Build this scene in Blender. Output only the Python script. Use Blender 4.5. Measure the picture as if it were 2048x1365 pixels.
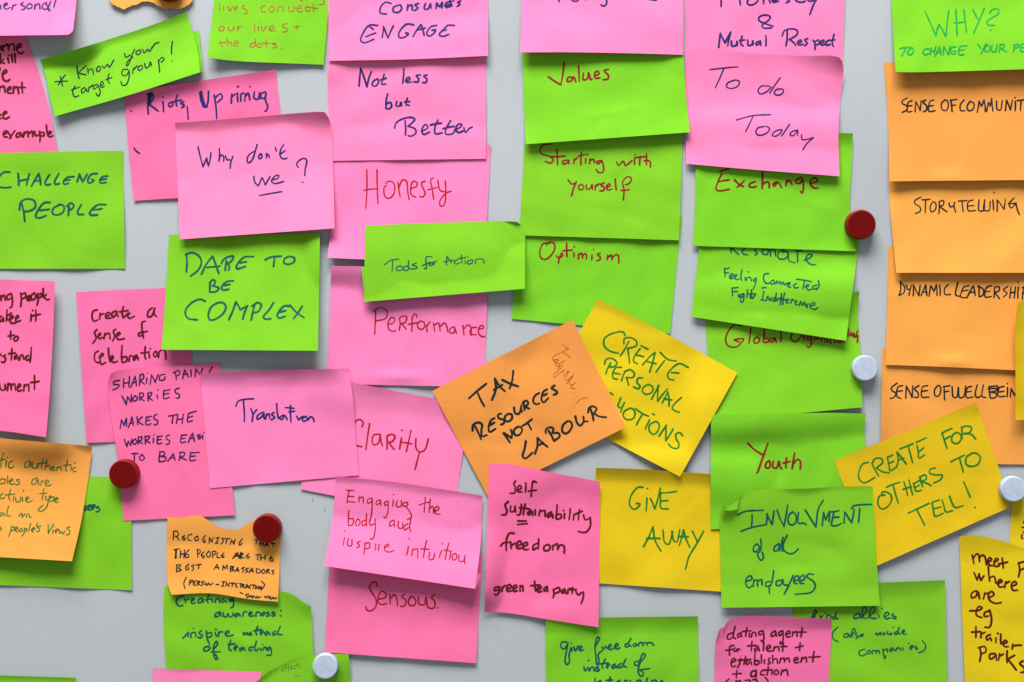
import bpy, math, random
import numpy as np
R = math.radians
scene = bpy.context.scene
for o in list(bpy.data.objects): bpy.data.objects.remove(o)

# ------------------------------------------------------------------ measures
S = 0.00033            # metres per measured unit (a 310 unit wide note is 102 mm wide)
DIST = 2048 * 50 / 36  # camera distance from the board in the same unit
ZC = 1.40              # height of the picture's middle above the floor

def W(x, y, h=0.0):
    """board coordinates (unit right, unit down, unit off the board) -> metres"""
    k = 1 - h / DIST
    return ((x - 1024) * S * k, -h * S, ZC + (682.5 - y) * S * k)

# ------------------------------------------------------------------ camera
cam = bpy.data.objects.new('camera', bpy.data.cameras.new('camera'))
scene.collection.objects.link(cam)
cam.location = (0, -DIST * S, ZC)
cam.rotation_euler = (R(90), 0, 0)
cam.data.lens = 50
cam.data.sensor_width = 36
cam.data.clip_start = 0.01
cam.data.clip_end = 50
scene.camera = cam

# ------------------------------------------------------------------ world, lamps
world = bpy.data.worlds.new("World")
scene.world = world
world.use_nodes = True
bg = world.node_tree.nodes['Background']
bg.inputs[0].default_value = (0.93, 0.97, 1.0, 1)
bg.inputs[1].default_value = 0.32

def area(name, loc, target, sx, sy, power, col):
    l = bpy.data.lights.new(name, 'AREA')
    l.shape = 'RECTANGLE'; l.size = sx; l.size_y = sy
    l.energy = power; l.color = col
    o = bpy.data.objects.new(name, l)
    scene.collection.objects.link(o)
    o.location = loc
    from mathutils import Vector
    d = Vector(target) - Vector(loc)
    o.rotation_euler = d.to_track_quat('-Z', 'Y').to_euler()
    return o
area('ceiling_lamp', (-0.34, -1.28, ZC + 2.4), (0, 0, ZC), 1.9, 1.1, 170, (1.0, 0.985, 0.965))

scene.view_settings.view_transform = 'Standard'
scene.view_settings.look = 'None'
scene.view_settings.exposure = 0.0
scene.view_settings.gamma = 1.0
scene.cycles.use_denoising = True
scene.cycles.max_bounces = 8
scene.cycles.diffuse_bounces = 5

# ------------------------------------------------------------------ materials
def lin(c):
    c = c / 255
    return c / 12.92 if c <= 0.04045 else ((c + 0.055) / 1.055) ** 2.4

def paper_material(name, rgb, trans=0.13):
    m = bpy.data.materials.new(name); m.use_nodes = True
    nt = m.node_tree; N = nt.nodes; L = nt.links
    N.clear()
    out = N.new('ShaderNodeOutputMaterial')
    bs = N.new('ShaderNodeBsdfPrincipled')
    bs.inputs['Roughness'].default_value = 0.85
    bs.inputs['Specular IOR Level'].default_value = 0.15
    tr = N.new('ShaderNodeBsdfTranslucent')
    mix = N.new('ShaderNodeMixShader'); mix.inputs[0].default_value = trans
    tc = N.new('ShaderNodeTexCoord')
    mp = N.new('ShaderNodeMapping'); mp.inputs['Scale'].default_value = (1.0, 1.0, 3.2)
    L.new(tc.outputs['Object'], mp.inputs['Vector'])
    n1 = N.new('ShaderNodeTexNoise'); n1.inputs['Scale'].default_value = 650; n1.inputs['Detail'].default_value = 5
    n1.inputs['Roughness'].default_value = 0.65
    n2 = N.new('ShaderNodeTexNoise'); n2.inputs['Scale'].default_value = 38; n2.inputs['Detail'].default_value = 3
    L.new(mp.outputs[0], n1.inputs['Vector']); L.new(tc.outputs['Object'], n2.inputs['Vector'])
    # tone: fibres and cloudy formation of the sheet
    r1 = N.new('ShaderNodeMapRange'); r1.inputs[1].default_value = 0.3; r1.inputs[2].default_value = 0.7
    r1.inputs[3].default_value = 0.9; r1.inputs[4].default_value = 1.07
    r2 = N.new('ShaderNodeMapRange'); r2.inputs[1].default_value = 0.3; r2.inputs[2].default_value = 0.7
    r2.inputs[3].default_value = 0.965; r2.inputs[4].default_value = 1.03
    L.new(n1.outputs[0], r1.inputs[0]); L.new(n2.outputs[0], r2.inputs[0])
    mu = N.new('ShaderNodeMath'); mu.operation = 'MULTIPLY'
    L.new(r1.outputs[0], mu.inputs[0]); L.new(r2.outputs[0], mu.inputs[1])
    info = N.new('ShaderNodeObjectInfo')
    r3 = N.new('ShaderNodeMapRange'); r3.inputs[3].default_value = 0.95; r3.inputs[4].default_value = 1.04
    L.new(info.outputs['Random'], r3.inputs[0])
    mu2 = N.new('ShaderNodeMath'); mu2.operation = 'MULTIPLY'
    L.new(mu.outputs[0], mu2.inputs[0]); L.new(r3.outputs[0], mu2.inputs[1])
    hsv = N.new('ShaderNodeHueSaturation')
    hsv.inputs['Color'].default_value = (lin(rgb[0]), lin(rgb[1]), lin(rgb[2]), 1)
    L.new(mu2.outputs[0], hsv.inputs['Value'])
    rh = N.new('ShaderNodeMapRange'); rh.inputs[3].default_value = 0.494; rh.inputs[4].default_value = 0.506
    L.new(info.outputs['Random'], rh.inputs[0]); L.new(rh.outputs[0], hsv.inputs['Hue'])
    L.new(hsv.outputs[0], bs.inputs['Base Color']); 
    ga = N.new('ShaderNodeGamma'); ga.inputs[1].default_value = 2.0      # light that comes through is deeper in colour
    L.new(hsv.outputs[0], ga.inputs[0]); L.new(ga.outputs[0], tr.inputs['Color'])
    bp = N.new('ShaderNodeBump'); bp.inputs['Strength'].default_value = 0.35; bp.inputs['Distance'].default_value = 0.00012
    ad = N.new('ShaderNodeMath'); ad.operation = 'MULTIPLY_ADD'; ad.inputs[1].default_value = 3.0
    L.new(n2.outputs[0], ad.inputs[0]); L.new(n1.outputs[0], ad.inputs[2])
    L.new(ad.outputs[0], bp.inputs['Height']); L.new(bp.outputs[0], bs.inputs['Normal'])
    L.new(bs.outputs[0], mix.inputs[1]); L.new(tr.outputs[0], mix.inputs[2])
    L.new(mix.outputs[0], out.inputs[0])
    return m

def ink_material(name, rgb):
    m = bpy.data.materials.new(name); m.use_nodes = True
    nt = m.node_tree; N = nt.nodes; L = nt.links
    bs = N['Principled BSDF']
    bs.inputs['Roughness'].default_value = 0.6
    bs.inputs['Specular IOR Level'].default_value = 0.2
    tc = N.new('ShaderNodeTexCoord')
    n = N.new('ShaderNodeTexNoise'); n.inputs['Scale'].default_value = 300; n.inputs['Detail'].default_value = 4
    L.new(tc.outputs['Object'], n.inputs['Vector'])
    c = np.array([lin(v) for v in rgb])
    cr = N.new('ShaderNodeValToRGB')
    cr.color_ramp.elements[0].position = 0.32; cr.color_ramp.elements[1].position = 0.72
    cr.color_ramp.elements[0].color = (*(c * 0.65), 1)
    cr.color_ramp.elements[1].color = (*(c * 1.1 + 0.004), 1)
    L.new(n.outputs[0], cr.inputs[0]); L.new(cr.outputs[0], bs.inputs['Base Color'])
    return m

def board_material():
    m = bpy.data.materials.new('grey_board_enamel'); m.use_nodes = True
    nt = m.node_tree; N = nt.nodes; L = nt.links
    bs = N['Principled BSDF']
    bs.inputs['Roughness'].default_value = 0.55
    bs.inputs['Specular IOR Level'].default_value = 0.22
    tc = N.new('ShaderNodeTexCoord')
    n1 = N.new('ShaderNodeTexNoise'); n1.inputs['Scale'].default_value = 9; n1.inputs['Detail'].default_value = 5
    n2 = N.new('ShaderNodeTexNoise'); n2.inputs['Scale'].default_value = 900; n2.inputs['Detail'].default_value = 3
    L.new(tc.outputs['Object'], n1.inputs['Vector']); L.new(tc.outputs['Object'], n2.inputs['Vector'])
    cr = N.new('ShaderNodeValToRGB')
    cr.color_ramp.elements[0].position = 0.3; cr.color_ramp.elements[1].position = 0.7
    cr.color_ramp.elements[0].color = (0.38, 0.413, 0.438, 1); cr.color_ramp.elements[1].color = (0.428, 0.456, 0.475, 1)
    L.new(n1.outputs[0], cr.inputs[0])
    r2 = N.new('ShaderNodeMapRange'); r2.inputs[1].default_value = 0.3; r2.inputs[2].default_value = 0.7
    r2.inputs[3].default_value = 0.95; r2.inputs[4].default_value = 1.04
    L.new(n2.outputs[0], r2.inputs[0])
    hs = N.new('ShaderNodeHueSaturation'); L.new(cr.outputs[0], hs.inputs['Color']); L.new(r2.outputs[0], hs.inputs['Value'])
    L.new(hs.outputs[0], bs.inputs['Base Color'])
    bp = N.new('ShaderNodeBump'); bp.inputs['Strength'].default_value = 0.2; bp.inputs['Distance'].default_value = 0.0001
    L.new(n2.outputs[0], bp.inputs['Height']); L.new(bp.outputs[0], bs.inputs['Normal'])
    return m

def plastic_material(name, rgb, rough, spec=0.35):
    m = bpy.data.materials.new(name); m.use_nodes = True
    nt = m.node_tree; N = nt.nodes; L = nt.links
    bs = N['Principled BSDF']
    bs.inputs['Roughness'].default_value = rough
    bs.inputs['Specular IOR Level'].default_value = spec
    tc = N.new('ShaderNodeTexCoord')
    n = N.new('ShaderNodeTexNoise'); n.inputs['Scale'].default_value = 260; n.inputs['Detail'].default_value = 4
    L.new(tc.outputs['Object'], n.inputs['Vector'])
    c = np.array([lin(v) for v in rgb])
    cr = N.new('ShaderNodeValToRGB'); cr.color_ramp.elements[0].position = 0.3; cr.color_ramp.elements[1].position = 0.7
    cr.color_ramp.elements[0].color = (*(c * 0.9), 1); cr.color_ramp.elements[1].color = (*(c * 1.08), 1)
    L.new(n.outputs[0], cr.inputs[0]); L.new(cr.outputs[0], bs.inputs['Base Color'])
    bp = N.new('ShaderNodeBump'); bp.inputs['Strength'].default_value = 0.15; bp.inputs['Distance'].default_value = 0.0001
    L.new(n.outputs[0], bp.inputs['Height']); L.new(bp.outputs[0], bs.inputs['Normal'])
    return m

PAPER = {
    'pink': paper_material('pink_paper', (252, 134, 188)),
    'rose': paper_material('rose_pink_paper', (245, 114, 167)),
    'green': paper_material('green_paper', (126, 202, 38)),
    'orange': paper_material('orange_paper', (241, 162, 74)),
    'yellow': paper_material('yellow_paper', (226, 194, 24)),
}
INK = {
    'blue': ink_material('blue_ink', (30, 36, 108)),
    'violet': ink_material('violet_blue_ink', (56, 24, 88)),
    'teal': ink_material('teal_ink', (0, 90, 74)),
    'red': ink_material('red_ink', (176, 12, 32)),
    'darkred': ink_material('dark_red_ink', (134, 14, 24)),
    'brown': ink_material('brown_ink', (92, 12, 10)),
    'black': ink_material('black_ink', (8, 34, 40)),
    'green': ink_material('green_ink', (8, 124, 32)),
    'brightgreen': ink_material('bright_green_ink', (0, 158, 62)),
    'thinred': ink_material('thin_red_ink', (168, 88, 44)),
    'sepia': ink_material('sepia_ink', (150, 70, 30)),
    'moss': ink_material('moss_green_ink', (70, 112, 44)),
    'pencil': ink_material('pencil_grey', (82, 130, 46)),
}

# ------------------------------------------------------------------ stroke alphabet (x-height 5, capitals 8)
G = {
 'a': (5.2, "4.2,4.3 2.2,5 0.5,3 0.8,0.6 2.4,0.2 4,2.2 4.4,4.6|4.4,4.6 4.2,1.2 5,0.2"),
 'b': (4.8, "0.8,8 0.5,4 0.6,0.4|0.6,3 2.6,4.4 4.2,2.8 3,0.4 0.8,0.3"),
 'c': (4.4, "4,4.3 2.2,4.9 0.5,2.8 1.2,0.4 3,0.1 4.2,0.9"),
 'd': (5.2, "3.9,4 2.2,4.7 0.5,2.6 1.4,0.2 3.2,1 4.3,4|4.9,8.2 4.5,3 4.7,0"),
 'e': (4.6, "0.7,2.2 2.8,2.6 3.9,4 2.6,5 0.9,3.8 0.6,1.4 2,0 4.3,1"),
 'f': (4.2, "4.2,7.6 3,8.4 2,6.6 1.8,2 1.4,-2|0,3.8 3.8,4.4"),
 'g': (5, "4,4.4 2,4.8 0.6,3 1.2,1 3,1.2 4.2,4.4|4.2,4.4 4.2,0 3.4,-3.2 1.6,-3.4 0.8,-2.2"),
 'h': (5, "0.8,8.2 0.6,4 0.6,0|0.7,2.6 2.6,4.8 4,3.6 4.2,0"),
 'i': (2.2, "1,4.6 0.8,1.4 1.4,0|1.3,6.8 1.5,7"),
 'k': (4.8, "0.8,8 0.6,4 0.6,0|4,4.8 1,2.4 4.4,0"),
 'l': (2.4, "1.2,8.2 0.9,4 1.3,0.2 2,0.3"),
 'm': (7.6, "0.6,4.8 0.7,0|0.8,2.8 2.2,4.7 3.2,3.8 3.4,0|3.5,2.8 5.2,4.8 6.4,3.8 6.8,0"),
 'n': (5.2, "0.7,4.8 0.7,0|0.8,2.8 2.6,4.8 4,3.6 4.4,0"),
 'o': (4.8, "2.8,4.9 0.9,4 0.5,1.4 2.2,0 4,1.6 4,4 2.6,4.9"),
 'p': (5, "0.9,4.8 0.9,0.5 0.5,-3.6|0.9,3 2.6,4.8 4.2,3.6 3.6,1 1,0.6"),
 'r': (3.8, "0.7,4.8 0.8,0|0.8,2.4 2,4.4 3.6,4.6"),
 's': (4, "3.5,4.6 1.8,4.9 1.2,3.6 3,2.2 2.8,0.4 0.5,0.1"),
 't': (3.8, "1.8,7.4 1.6,3 1.8,0.6 3.4,0.3|0.1,4.6 3.8,5"),
 'u': (5.2, "0.8,4.8 0.7,1.4 2,0.1 3.6,1.6 4.2,4.8|4.2,4.8 4.3,0.4 5,0.2"),
 'v': (4.4, "0.4,4.8 2,0.1 4.2,4.9"),
 'w': (6.8, "0.4,4.8 1.6,0.2 3.2,3.6 4.6,0.2 6.6,4.9"),
 'x': (4.6, "0.5,4.6 2.4,2.4 4.4,0.1|4.2,4.8 2.2,2.4 0.3,0"),
 'y': (5, "0.6,4.6 1.2,1.6 3.2,1.6 4.4,3|4.6,4.8 4.2,1 3.2,-3 1.2,-3.4"),
 "'": (1.4, "0.8,8.2 0.5,6.6"),
 '.': (1.6, "0.7,0.2 0.9,0.4"),
 ':': (2.4, "1.2,0.4 1.4,0.6|1.6,4 1.8,4.2"),
 '+': (5, "0.3,2.4 4.6,3|2.6,5.2 2.2,0.4"),
 '-': (4, "0.4,2.6 3.2,2.8"),
 '(': (2.6, "2.2,8.2 0.7,4 1.4,-1.6"),
 ')': (2.6, "0.6,8.4 2.2,4 0.8,-1.6"),
 '/': (3.4, "3,8.4 0.4,-0.4"),
 'A': (6.2, "0.3,0 3.4,8|3.4,8 5.4,-0.2|1.5,3 5.2,3.2"),
 'B': (5.4, "1,7.6 0.9,0|0.2,7.2 2.6,8 4.2,6.8 3,4.6 1.2,4.2|1.2,4.2 4,3.8 4.8,1.8 3,0 0.6,0"),
 'C': (5, "4.8,7 3,8 0.8,5.4 0.6,1.8 2.4,0 4.6,0.9"),
 'D': (5.6, "1,7.8 0.9,0.2|0.3,7.6 3.4,7.2 5,4.4 3.8,1 0.7,0"),
 'E': (5, "4.8,7.8 1,7.5|1,7.6 0.7,4 0.8,0.3 4.6,0.4|0.8,4 3.9,4.3"),
 'G': (5.4, "4.9,7.2 3,8 0.8,5.4 0.8,1.4 3,0.1 4.8,1.8 4.6,3.8 2.8,3.6|4.6,3.8 5,-1"),
 'H': (5.6, "0.9,8 0.6,0|4.9,8 4.6,0|0.7,3.8 4.8,4.2"),
 'I': (2, "1,7.8 0.9,0"),
 'K': (5.4, "0.9,8 0.8,0|4.8,7.8 1,3.8 5,0"),
 'L': (4.4, "1.2,8 0.8,3 0.9,0.3 4.2,0.4"),
 'M': (7, "0.4,0 1.4,7.8|1.4,7.8 3.3,2.6|3.3,2.6 5.6,8|5.6,8 6.2,0"),
 'N': (5.8, "0.7,0 0.9,7.8|0.9,7.8 4.6,0.2|4.6,0.2 5,8"),
 'O': (5.8, "3.2,8 1.2,6.6 0.6,2.6 2.4,0 4.8,1.8 5.2,5.8 3,8"),
 'P': (5, "1,7.8 0.8,0|0.2,7.2 2.8,8.1 4.6,6.4 3.2,4 1,3.8"),
 'R': (5.4, "1,7.8 0.8,0|0.3,7.4 2.8,8 4.4,6.4 3,4.2 1,3.8|1.6,3.9 4.8,0"),
 'S': (4.8, "4.4,7.4 2.4,8 1.1,6.2 3.4,3.8 3.8,1.4 1.8,0 0.4,0.8"),
 'T': (5.2, "0.1,7.6 5,8|2.6,7.7 2.3,0"),
 'U': (5.6, "0.8,8 0.8,2 2.4,0.1 4.2,1.8 4.8,8"),
 'W': (7.6, "0.3,8 2,0|2,0 3.8,6.4|3.8,6.4 5.2,0|5.2,0 7.2,8"),
 'Y': (5, "0.4,8 2.5,4.4|4.8,8 2.4,4.2 1.8,0"),
}

rng = random.Random(7)

def parse(s):
    out = []
    for st in s.split('|'):
        p = [tuple(float(v) for v in q.split(',')) for q in st.split()]
        if len(p) >= 2: out.append(np.array(p))
    return out

def word_strokes(text, x0, y0, x1, y1, h, slant=8):
    """lay a word on a baseline from (x0,y0) to (x1,y1); h = x-height, or capital height for capitals"""
    caps = text.upper() == text and any(c.isalpha() for c in text)
    k = h / 8.0 if caps else h / 5.0
    sl = math.tan(R(slant))
    adv = 0; items = []
    for ch in text:
        if ch == ' ': adv += 4; continue
        w, g = G[ch]
        items.append((adv, w, g)); adv += w + 0.35
    L = math.hypot(x1 - x0, y1 - y0)
    kx = L / max(adv - 0.35, 1)
    ux, uy = (x1 - x0) / L, (y1 - y0) / L
    out = []
    for a, w, g in items:
        js = 1 + rng.uniform(-0.08, 0.08); jy = rng.uniform(-0.3, 0.3); jl = sl + rng.uniform(-0.06, 0.06)
        jr = rng.uniform(-0.05, 0.05)
        for st in parse(g):
            X = (a + st[:, 0] + rng.uniform(-0.1, 0.1)) * kx
            Y = (st[:, 1] * js + jy) * k
            X = X + Y * jl
            Y = Y + (X - a * kx) * jr
            out.append(np.stack([x0 + ux * X + uy * Y, y0 + uy * X - ux * Y], 1))
    return out

def trace_strokes(ox, oy, s):
    return [np.array([ox, oy]) + p / 3.992 for p in parse(s)]

def smooth(p, step=1.6):
    """centripetal Catmull-Rom through the points, evenly resampled"""
    if len(p) == 2:
        d = p[1] - p[0]; n = np.array([-d[1], d[0]])
        mid = (p[0] + p[1]) / 2 + n * rng.uniform(-0.03, 0.03)
        p = np.array([p[0], mid, p[1]])
    q = np.vstack([2 * p[0] - p[1], p, 2 * p[-1] - p[-2]])
    pts = []
    for i in range(1, len(q) - 2):
        a, b, c, d = q[i - 1:i + 3]
        t0 = 0; t1 = t0 + max(np.linalg.norm(b - a), 1e-3) ** 0.5
        t2 = t1 + max(np.linalg.norm(c - b), 1e-3) ** 0.5; t3 = t2 + max(np.linalg.norm(d - c), 1e-3) ** 0.5
        n = max(int(np.linalg.norm(c - b) / step * 1.5), 2)
        t = np.linspace(t1, t2, n, endpoint=False)[:, None]
        A1 = (t1 - t) / (t1 - t0) * a + (t - t0) / (t1 - t0) * b
        A2 = (t2 - t) / (t2 - t1) * b + (t - t1) / (t2 - t1) * c
        A3 = (t3 - t) / (t3 - t2) * c + (t - t2) / (t3 - t2) * d
        B1 = (t2 - t) / (t2 - t0) * A1 + (t - t0) / (t2 - t0) * A2
        B2 = (t3 - t) / (t3 - t1) * A2 + (t - t1) / (t3 - t1) * A3
        pts.append((t2 - t) / (t2 - t1) * B1 + (t - t1) / (t2 - t1) * B2)
    pts = np.vstack(pts + [p[-1:]])
    seg = np.linalg.norm(np.diff(pts, axis=0), axis=1); s = np.concatenate([[0], np.cumsum(seg)])
    if s[-1] < 0.3: return np.array([p[0], p[0] + [0.4, 0.2]])
    n = max(int(s[-1] / step), 2) + 1
    t = np.linspace(0, s[-1], n)
    return np.stack([np.interp(t, s, pts[:, 0]), np.interp(t, s, pts[:, 1])], 1)

# ------------------------------------------------------------------ sheets
CELL = 4
RX0, RY0, RW, RH = -320, -240, 690, 500
raster = np.zeros((RH, RW))      # height of what is already stuck on the board

def boxmax(a, r):
    for ax in (0, 1):
        b = a
        for d in range(-r, r + 1): b = np.maximum(b, np.roll(a, d, ax))
        a = b
    return a
def boxblur(a, r):
    for ax in (0, 1):
        a = sum(np.roll(a, d, ax) for d in range(-r, r + 1)) / (2 * r + 1)
    return a
def sample(a, x, y):
    fx = np.clip((x - RX0) / CELL, 0, RW - 2); fy = np.clip((y - RY0) / CELL, 0, RH - 2)
    ix = fx.astype(int); iy = fy.astype(int); tx = fx - ix; ty = fy - iy
    return (a[iy, ix] * (1 - tx) * (1 - ty) + a[iy, ix + 1] * tx * (1 - ty) + a[iy + 1, ix] * (1 - tx) * ty + a[iy + 1, ix + 1] * tx * ty)

def edge_curve(pts, n, torn=0.0, seed=0):
    p = np.array(pts, float)
    if torn:
        s = np.concatenate([[0], np.cumsum(np.linalg.norm(np.diff(p, axis=0), axis=1))])
        t = np.linspace(0, s[-1], n)
        c = np.stack([np.interp(t, s, p[:, 0]), np.interp(t, s, p[:, 1])], 1)
        r = np.random.RandomState(seed)
        j = r.uniform(-torn, torn, (n, 2)); j[0] = j[-1] = 0
        return c + j
    if len(p) == 2:
        t = np.linspace(0, 1, n)[:, None]
        return p[0] * (1 - t) + p[1] * t
    c = smooth(p, 1.0)
    s = np.concatenate([[0], np.cumsum(np.linalg.norm(np.diff(c, axis=0), axis=1))])
    t = np.linspace(0, s[-1], n)
    return np.stack([np.interp(t, s, c[:, 0]), np.interp(t, s, c[:, 1])], 1)

def link(o, parent=None):
    scene.collection.objects.link(o)
    if parent: o.parent = parent
    return o

def mesh_obj(name, verts, faces, mat, parent=None, origin=(0, 0, 0), smooth_shade=True):
    me = bpy.data.meshes.new(name)
    v = np.asarray(verts, float) - np.array(origin)
    me.from_pydata(v.tolist(), [], faces)
    me.materials.append(mat)
    if smooth_shade:
        me.polygons.foreach_set('use_smooth', [True] * len(me.polygons))
    me.update()
    return link(bpy.data.objects.new(name, me), parent)

def Wv(x, y, h):
    k = 1 - h / DIST
    return np.stack([(x - 1024) * S * k, -h * S, ZC + (682.5 - y) * S * k], -1)

NU, NV = 56, 44

class Sheet:
    def __init__(s, n):
        tl, tr, br, bl = n['c']
        e = n.get('e', {})
        torn = n.get('torn', {})
        top = edge_curve([tl] + e.get('t', []) + [tr], NU, torn.get('t', 0), 3)
        bot = edge_curve([bl] + e.get('b', []) + [br], NU, torn.get('b', 0), 4)
        lef = edge_curve([tl] + e.get('l', []) + [bl], NV, 0, 5)
        rig = edge_curve([tr] + e.get('r', []) + [br], NV, 0, 6)
        u = np.linspace(0, 1, NU)[None, :, None]; v = np.linspace(0, 1, NV)[:, None, None]
        P = (1 - v) * top[None] + v * bot[None] + (1 - u) * lef[:, None] + u * rig[:, None] \
            - ((1 - u) * (1 - v) * np.array(tl) + u * (1 - v) * np.array(tr) + (1 - u) * v * np.array(bl) + u * v * np.array(br))
        s.P = P; s.C = [np.array(q, float) for q in (tl, tr, br, bl)]
        U = u[..., 0] + 0 * v[..., 0]; V = v[..., 0] + 0 * u[..., 0]
        Wd = np.linalg.norm(s.C[1] - s.C[0]); Hd = np.linalg.norm(s.C[3] - s.C[0])
        h = np.zeros_like(U)
        b_l, b_r = n.get('b', (0, 0)); p = n.get('bp', 1.7); v0 = n.get('v0', 0.22)
        h += (b_l * (1 - U) + b_r * U) * (np.clip(V - v0, 0, 1) / (1 - v0)) ** p
        t_l, t_r = n.get('t', (0, 0)); tv = n.get('tv', 0.14)
        h += 1.35 * (t_l * (1 - U) + t_r * U) * (np.clip(tv - V, 0, 1) / tv) ** 1.6
        h += n.get('l', 0) * np.clip(1 - U / 0.45, 0, 1) ** 1.8 + n.get('r', 0) * np.clip(1 - (1 - U) / 0.45, 0, 1) ** 1.8
        for k, (amp, rad) in n.get('k', {}).items():
            cu = 0 if 'l' in k else 1; cv = 0 if 't' in k else 1
            d = np.hypot((U - cu) * Wd, (V - cv) * Hd)
            h += amp * np.clip(1 - d / rad, 0, 1) ** 1.7
        for gu, gv, su, sv, amp in n.get('g', []):
            h += amp * np.exp(-((U - gu) / su) ** 2 - ((V - gv) / sv) ** 2)
        r = np.random.RandomState(n['seed'])
        curl = r.uniform(0.4, 1.3) * n.get('wr', 1); fr = r.uniform(0.6, 1.2); pc = r.uniform(0, 6.3); sk = r.uniform(-0.3, 0.3)
        h += curl * np.sin(2 * math.pi * fr * (V + sk * U) + pc)   # the roll it kept from the pad
        for _ in range(5):                      # the slack of handled paper
            a = r.uniform(0, math.pi); wl = r.uniform(55, 190); ph = r.uniform(0, 6.3)
            h += 0.5 * n.get('wr', 1) * (wl / 130) * np.sin((P[..., 0] * math.cos(a) + P[..., 1] * math.sin(a)) / wl * 2 * math.pi + ph)
        for _ in range(3):                      # soft dents
            du, dv = r.uniform(0.1, 0.9), r.uniform(0.25, 0.95); a = r.uniform(0, math.pi)
            X = (U - du) * Wd; Y = (V - dv) * Hd
            A = X * math.cos(a) + Y * math.sin(a); B = -X * math.sin(a) + Y * math.cos(a)
            h += r.uniform(-1.0, 1.0) * np.exp(-(A / 48) ** 2 - (B / 11) ** 2)
        h = h - min(h.min(), 0)
        under = boxblur(boxblur(boxmax(raster, 9), 5), 4)
        d = sample(under, P[..., 0], P[..., 1]) + 0.45
        s.h = (h + d + np.sqrt((h - d) ** 2 + 0.5)) / 2
        s.origin = W(*(sum(s.C) / 4), float(s.h.mean()))
    def stamp(s):
        fu = np.linspace(0, NU - 1.001, 200); fv = np.linspace(0, NV - 1.001, 160)
        iu = fu.astype(int); iv = fv.astype(int); tu = (fu - iu)[None, :]; tv = (fv - iv)[:, None]
        def at(a):
            if a.ndim == 3: return np.stack([at(a[..., 0]), at(a[..., 1])], -1)
            return (a[np.ix_(iv, iu)] * (1 - tu) * (1 - tv) + a[np.ix_(iv, iu + 1)] * tu * (1 - tv)
                    + a[np.ix_(iv + 1, iu)] * (1 - tu) * tv + a[np.ix_(iv + 1, iu + 1)] * tu * tv)
        P = at(s.P); h = at(s.h)
        ix = np.clip(((P[..., 0] - RX0) / CELL).round().astype(int), 0, RW - 1); iy = np.clip(((P[..., 1] - RY0) / CELL).round().astype(int), 0, RH - 1)
        np.maximum.at(raster, (iy.ravel(), ix.ravel()), h.ravel())
    def build(s, name, mat, parent):
        P, h = s.P, s.h
        front = Wv(P[..., 0], P[..., 1], h).reshape(-1, 3)
        back = Wv(P[..., 0], P[..., 1], h - 0.16).reshape(-1, 3)
        n = NU * NV
        idx = np.arange(n).reshape(NV, NU)
        a, b, c, d = idx[:-1, :-1].ravel(), idx[:-1, 1:].ravel(), idx[1:, 1:].ravel(), idx[1:, :-1].ravel()
        F = np.stack([a, d, c, b], 1).tolist() + (np.stack([a, b, c, d], 1) + n).tolist()
        rv = []
        rim = list(idx[0, :]) + list(idx[1:, -1]) + list(idx[-1, -2::-1]) + list(idx[-2:0:-1, 0])
        for i in range(len(rim)):
            p, q = int(rim[i]), int(rim[(i + 1) % len(rim)])
            b0 = 2 * n + len(rv)
            rv += [front[p], front[q], back[q], back[p]]            # the cut edge is crisp: vertices of its own
            F.append([b0, b0 + 1, b0 + 2, b0 + 3])
        return mesh_obj(name, np.vstack([front, back, rv]), F, mat, parent, s.origin)
    def grid_at(s, u, v):
        fu = np.clip(u, 0, 0.99999) * (NU - 1); fv = np.clip(v, 0, 0.99999) * (NV - 1)
        iu = fu.astype(int); iv = fv.astype(int); tu = fu - iu; tv = fv - iv
        w = [(1 - tu) * (1 - tv), tu * (1 - tv), (1 - tu) * tv, tu * tv]
        ij = [(iv, iu), (iv, iu + 1), (iv + 1, iu), (iv + 1, iu + 1)]
        P = sum(wi[:, None] * s.P[i] for wi, i in zip(w, ij)); h = sum(wi * s.h[i] for wi, i in zip(w, ij))
        return P, h
    def locate(s, q):
        """board coordinates -> (u, v) on the sheet"""
        tl, tr, br, bl = s.C
        u = np.full(len(q), .5); v = np.full(len(q), .5)
        for _ in range(14):
            P, _h = s.grid_at(u, v)
            over = np.maximum(0, np.maximum(u - 1, -u)); overv = np.maximum(0, np.maximum(v - 1, -v))
            P = P + (u - np.clip(u, 0, 1))[:, None] * (tr - tl) + (v - np.clip(v, 0, 1))[:, None] * (bl - tl)
            r = q - P
            du = (1 - v)[:, None] * (tr - tl) + v[:, None] * (br - bl); dv = (1 - u)[:, None] * (bl - tl) + u[:, None] * (br - tr)
            det = du[:, 0] * dv[:, 1] - du[:, 1] * dv[:, 0]
            u = u + 0.8 * (r[:, 0] * dv[:, 1] - r[:, 1] * dv[:, 0]) / det
            v = v + 0.8 * (du[:, 0] * r[:, 1] - du[:, 1] * r[:, 0]) / det
            u = np.clip(u, -0.5, 1.5); v = np.clip(v, -0.5, 1.5)
        return u, v
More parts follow.
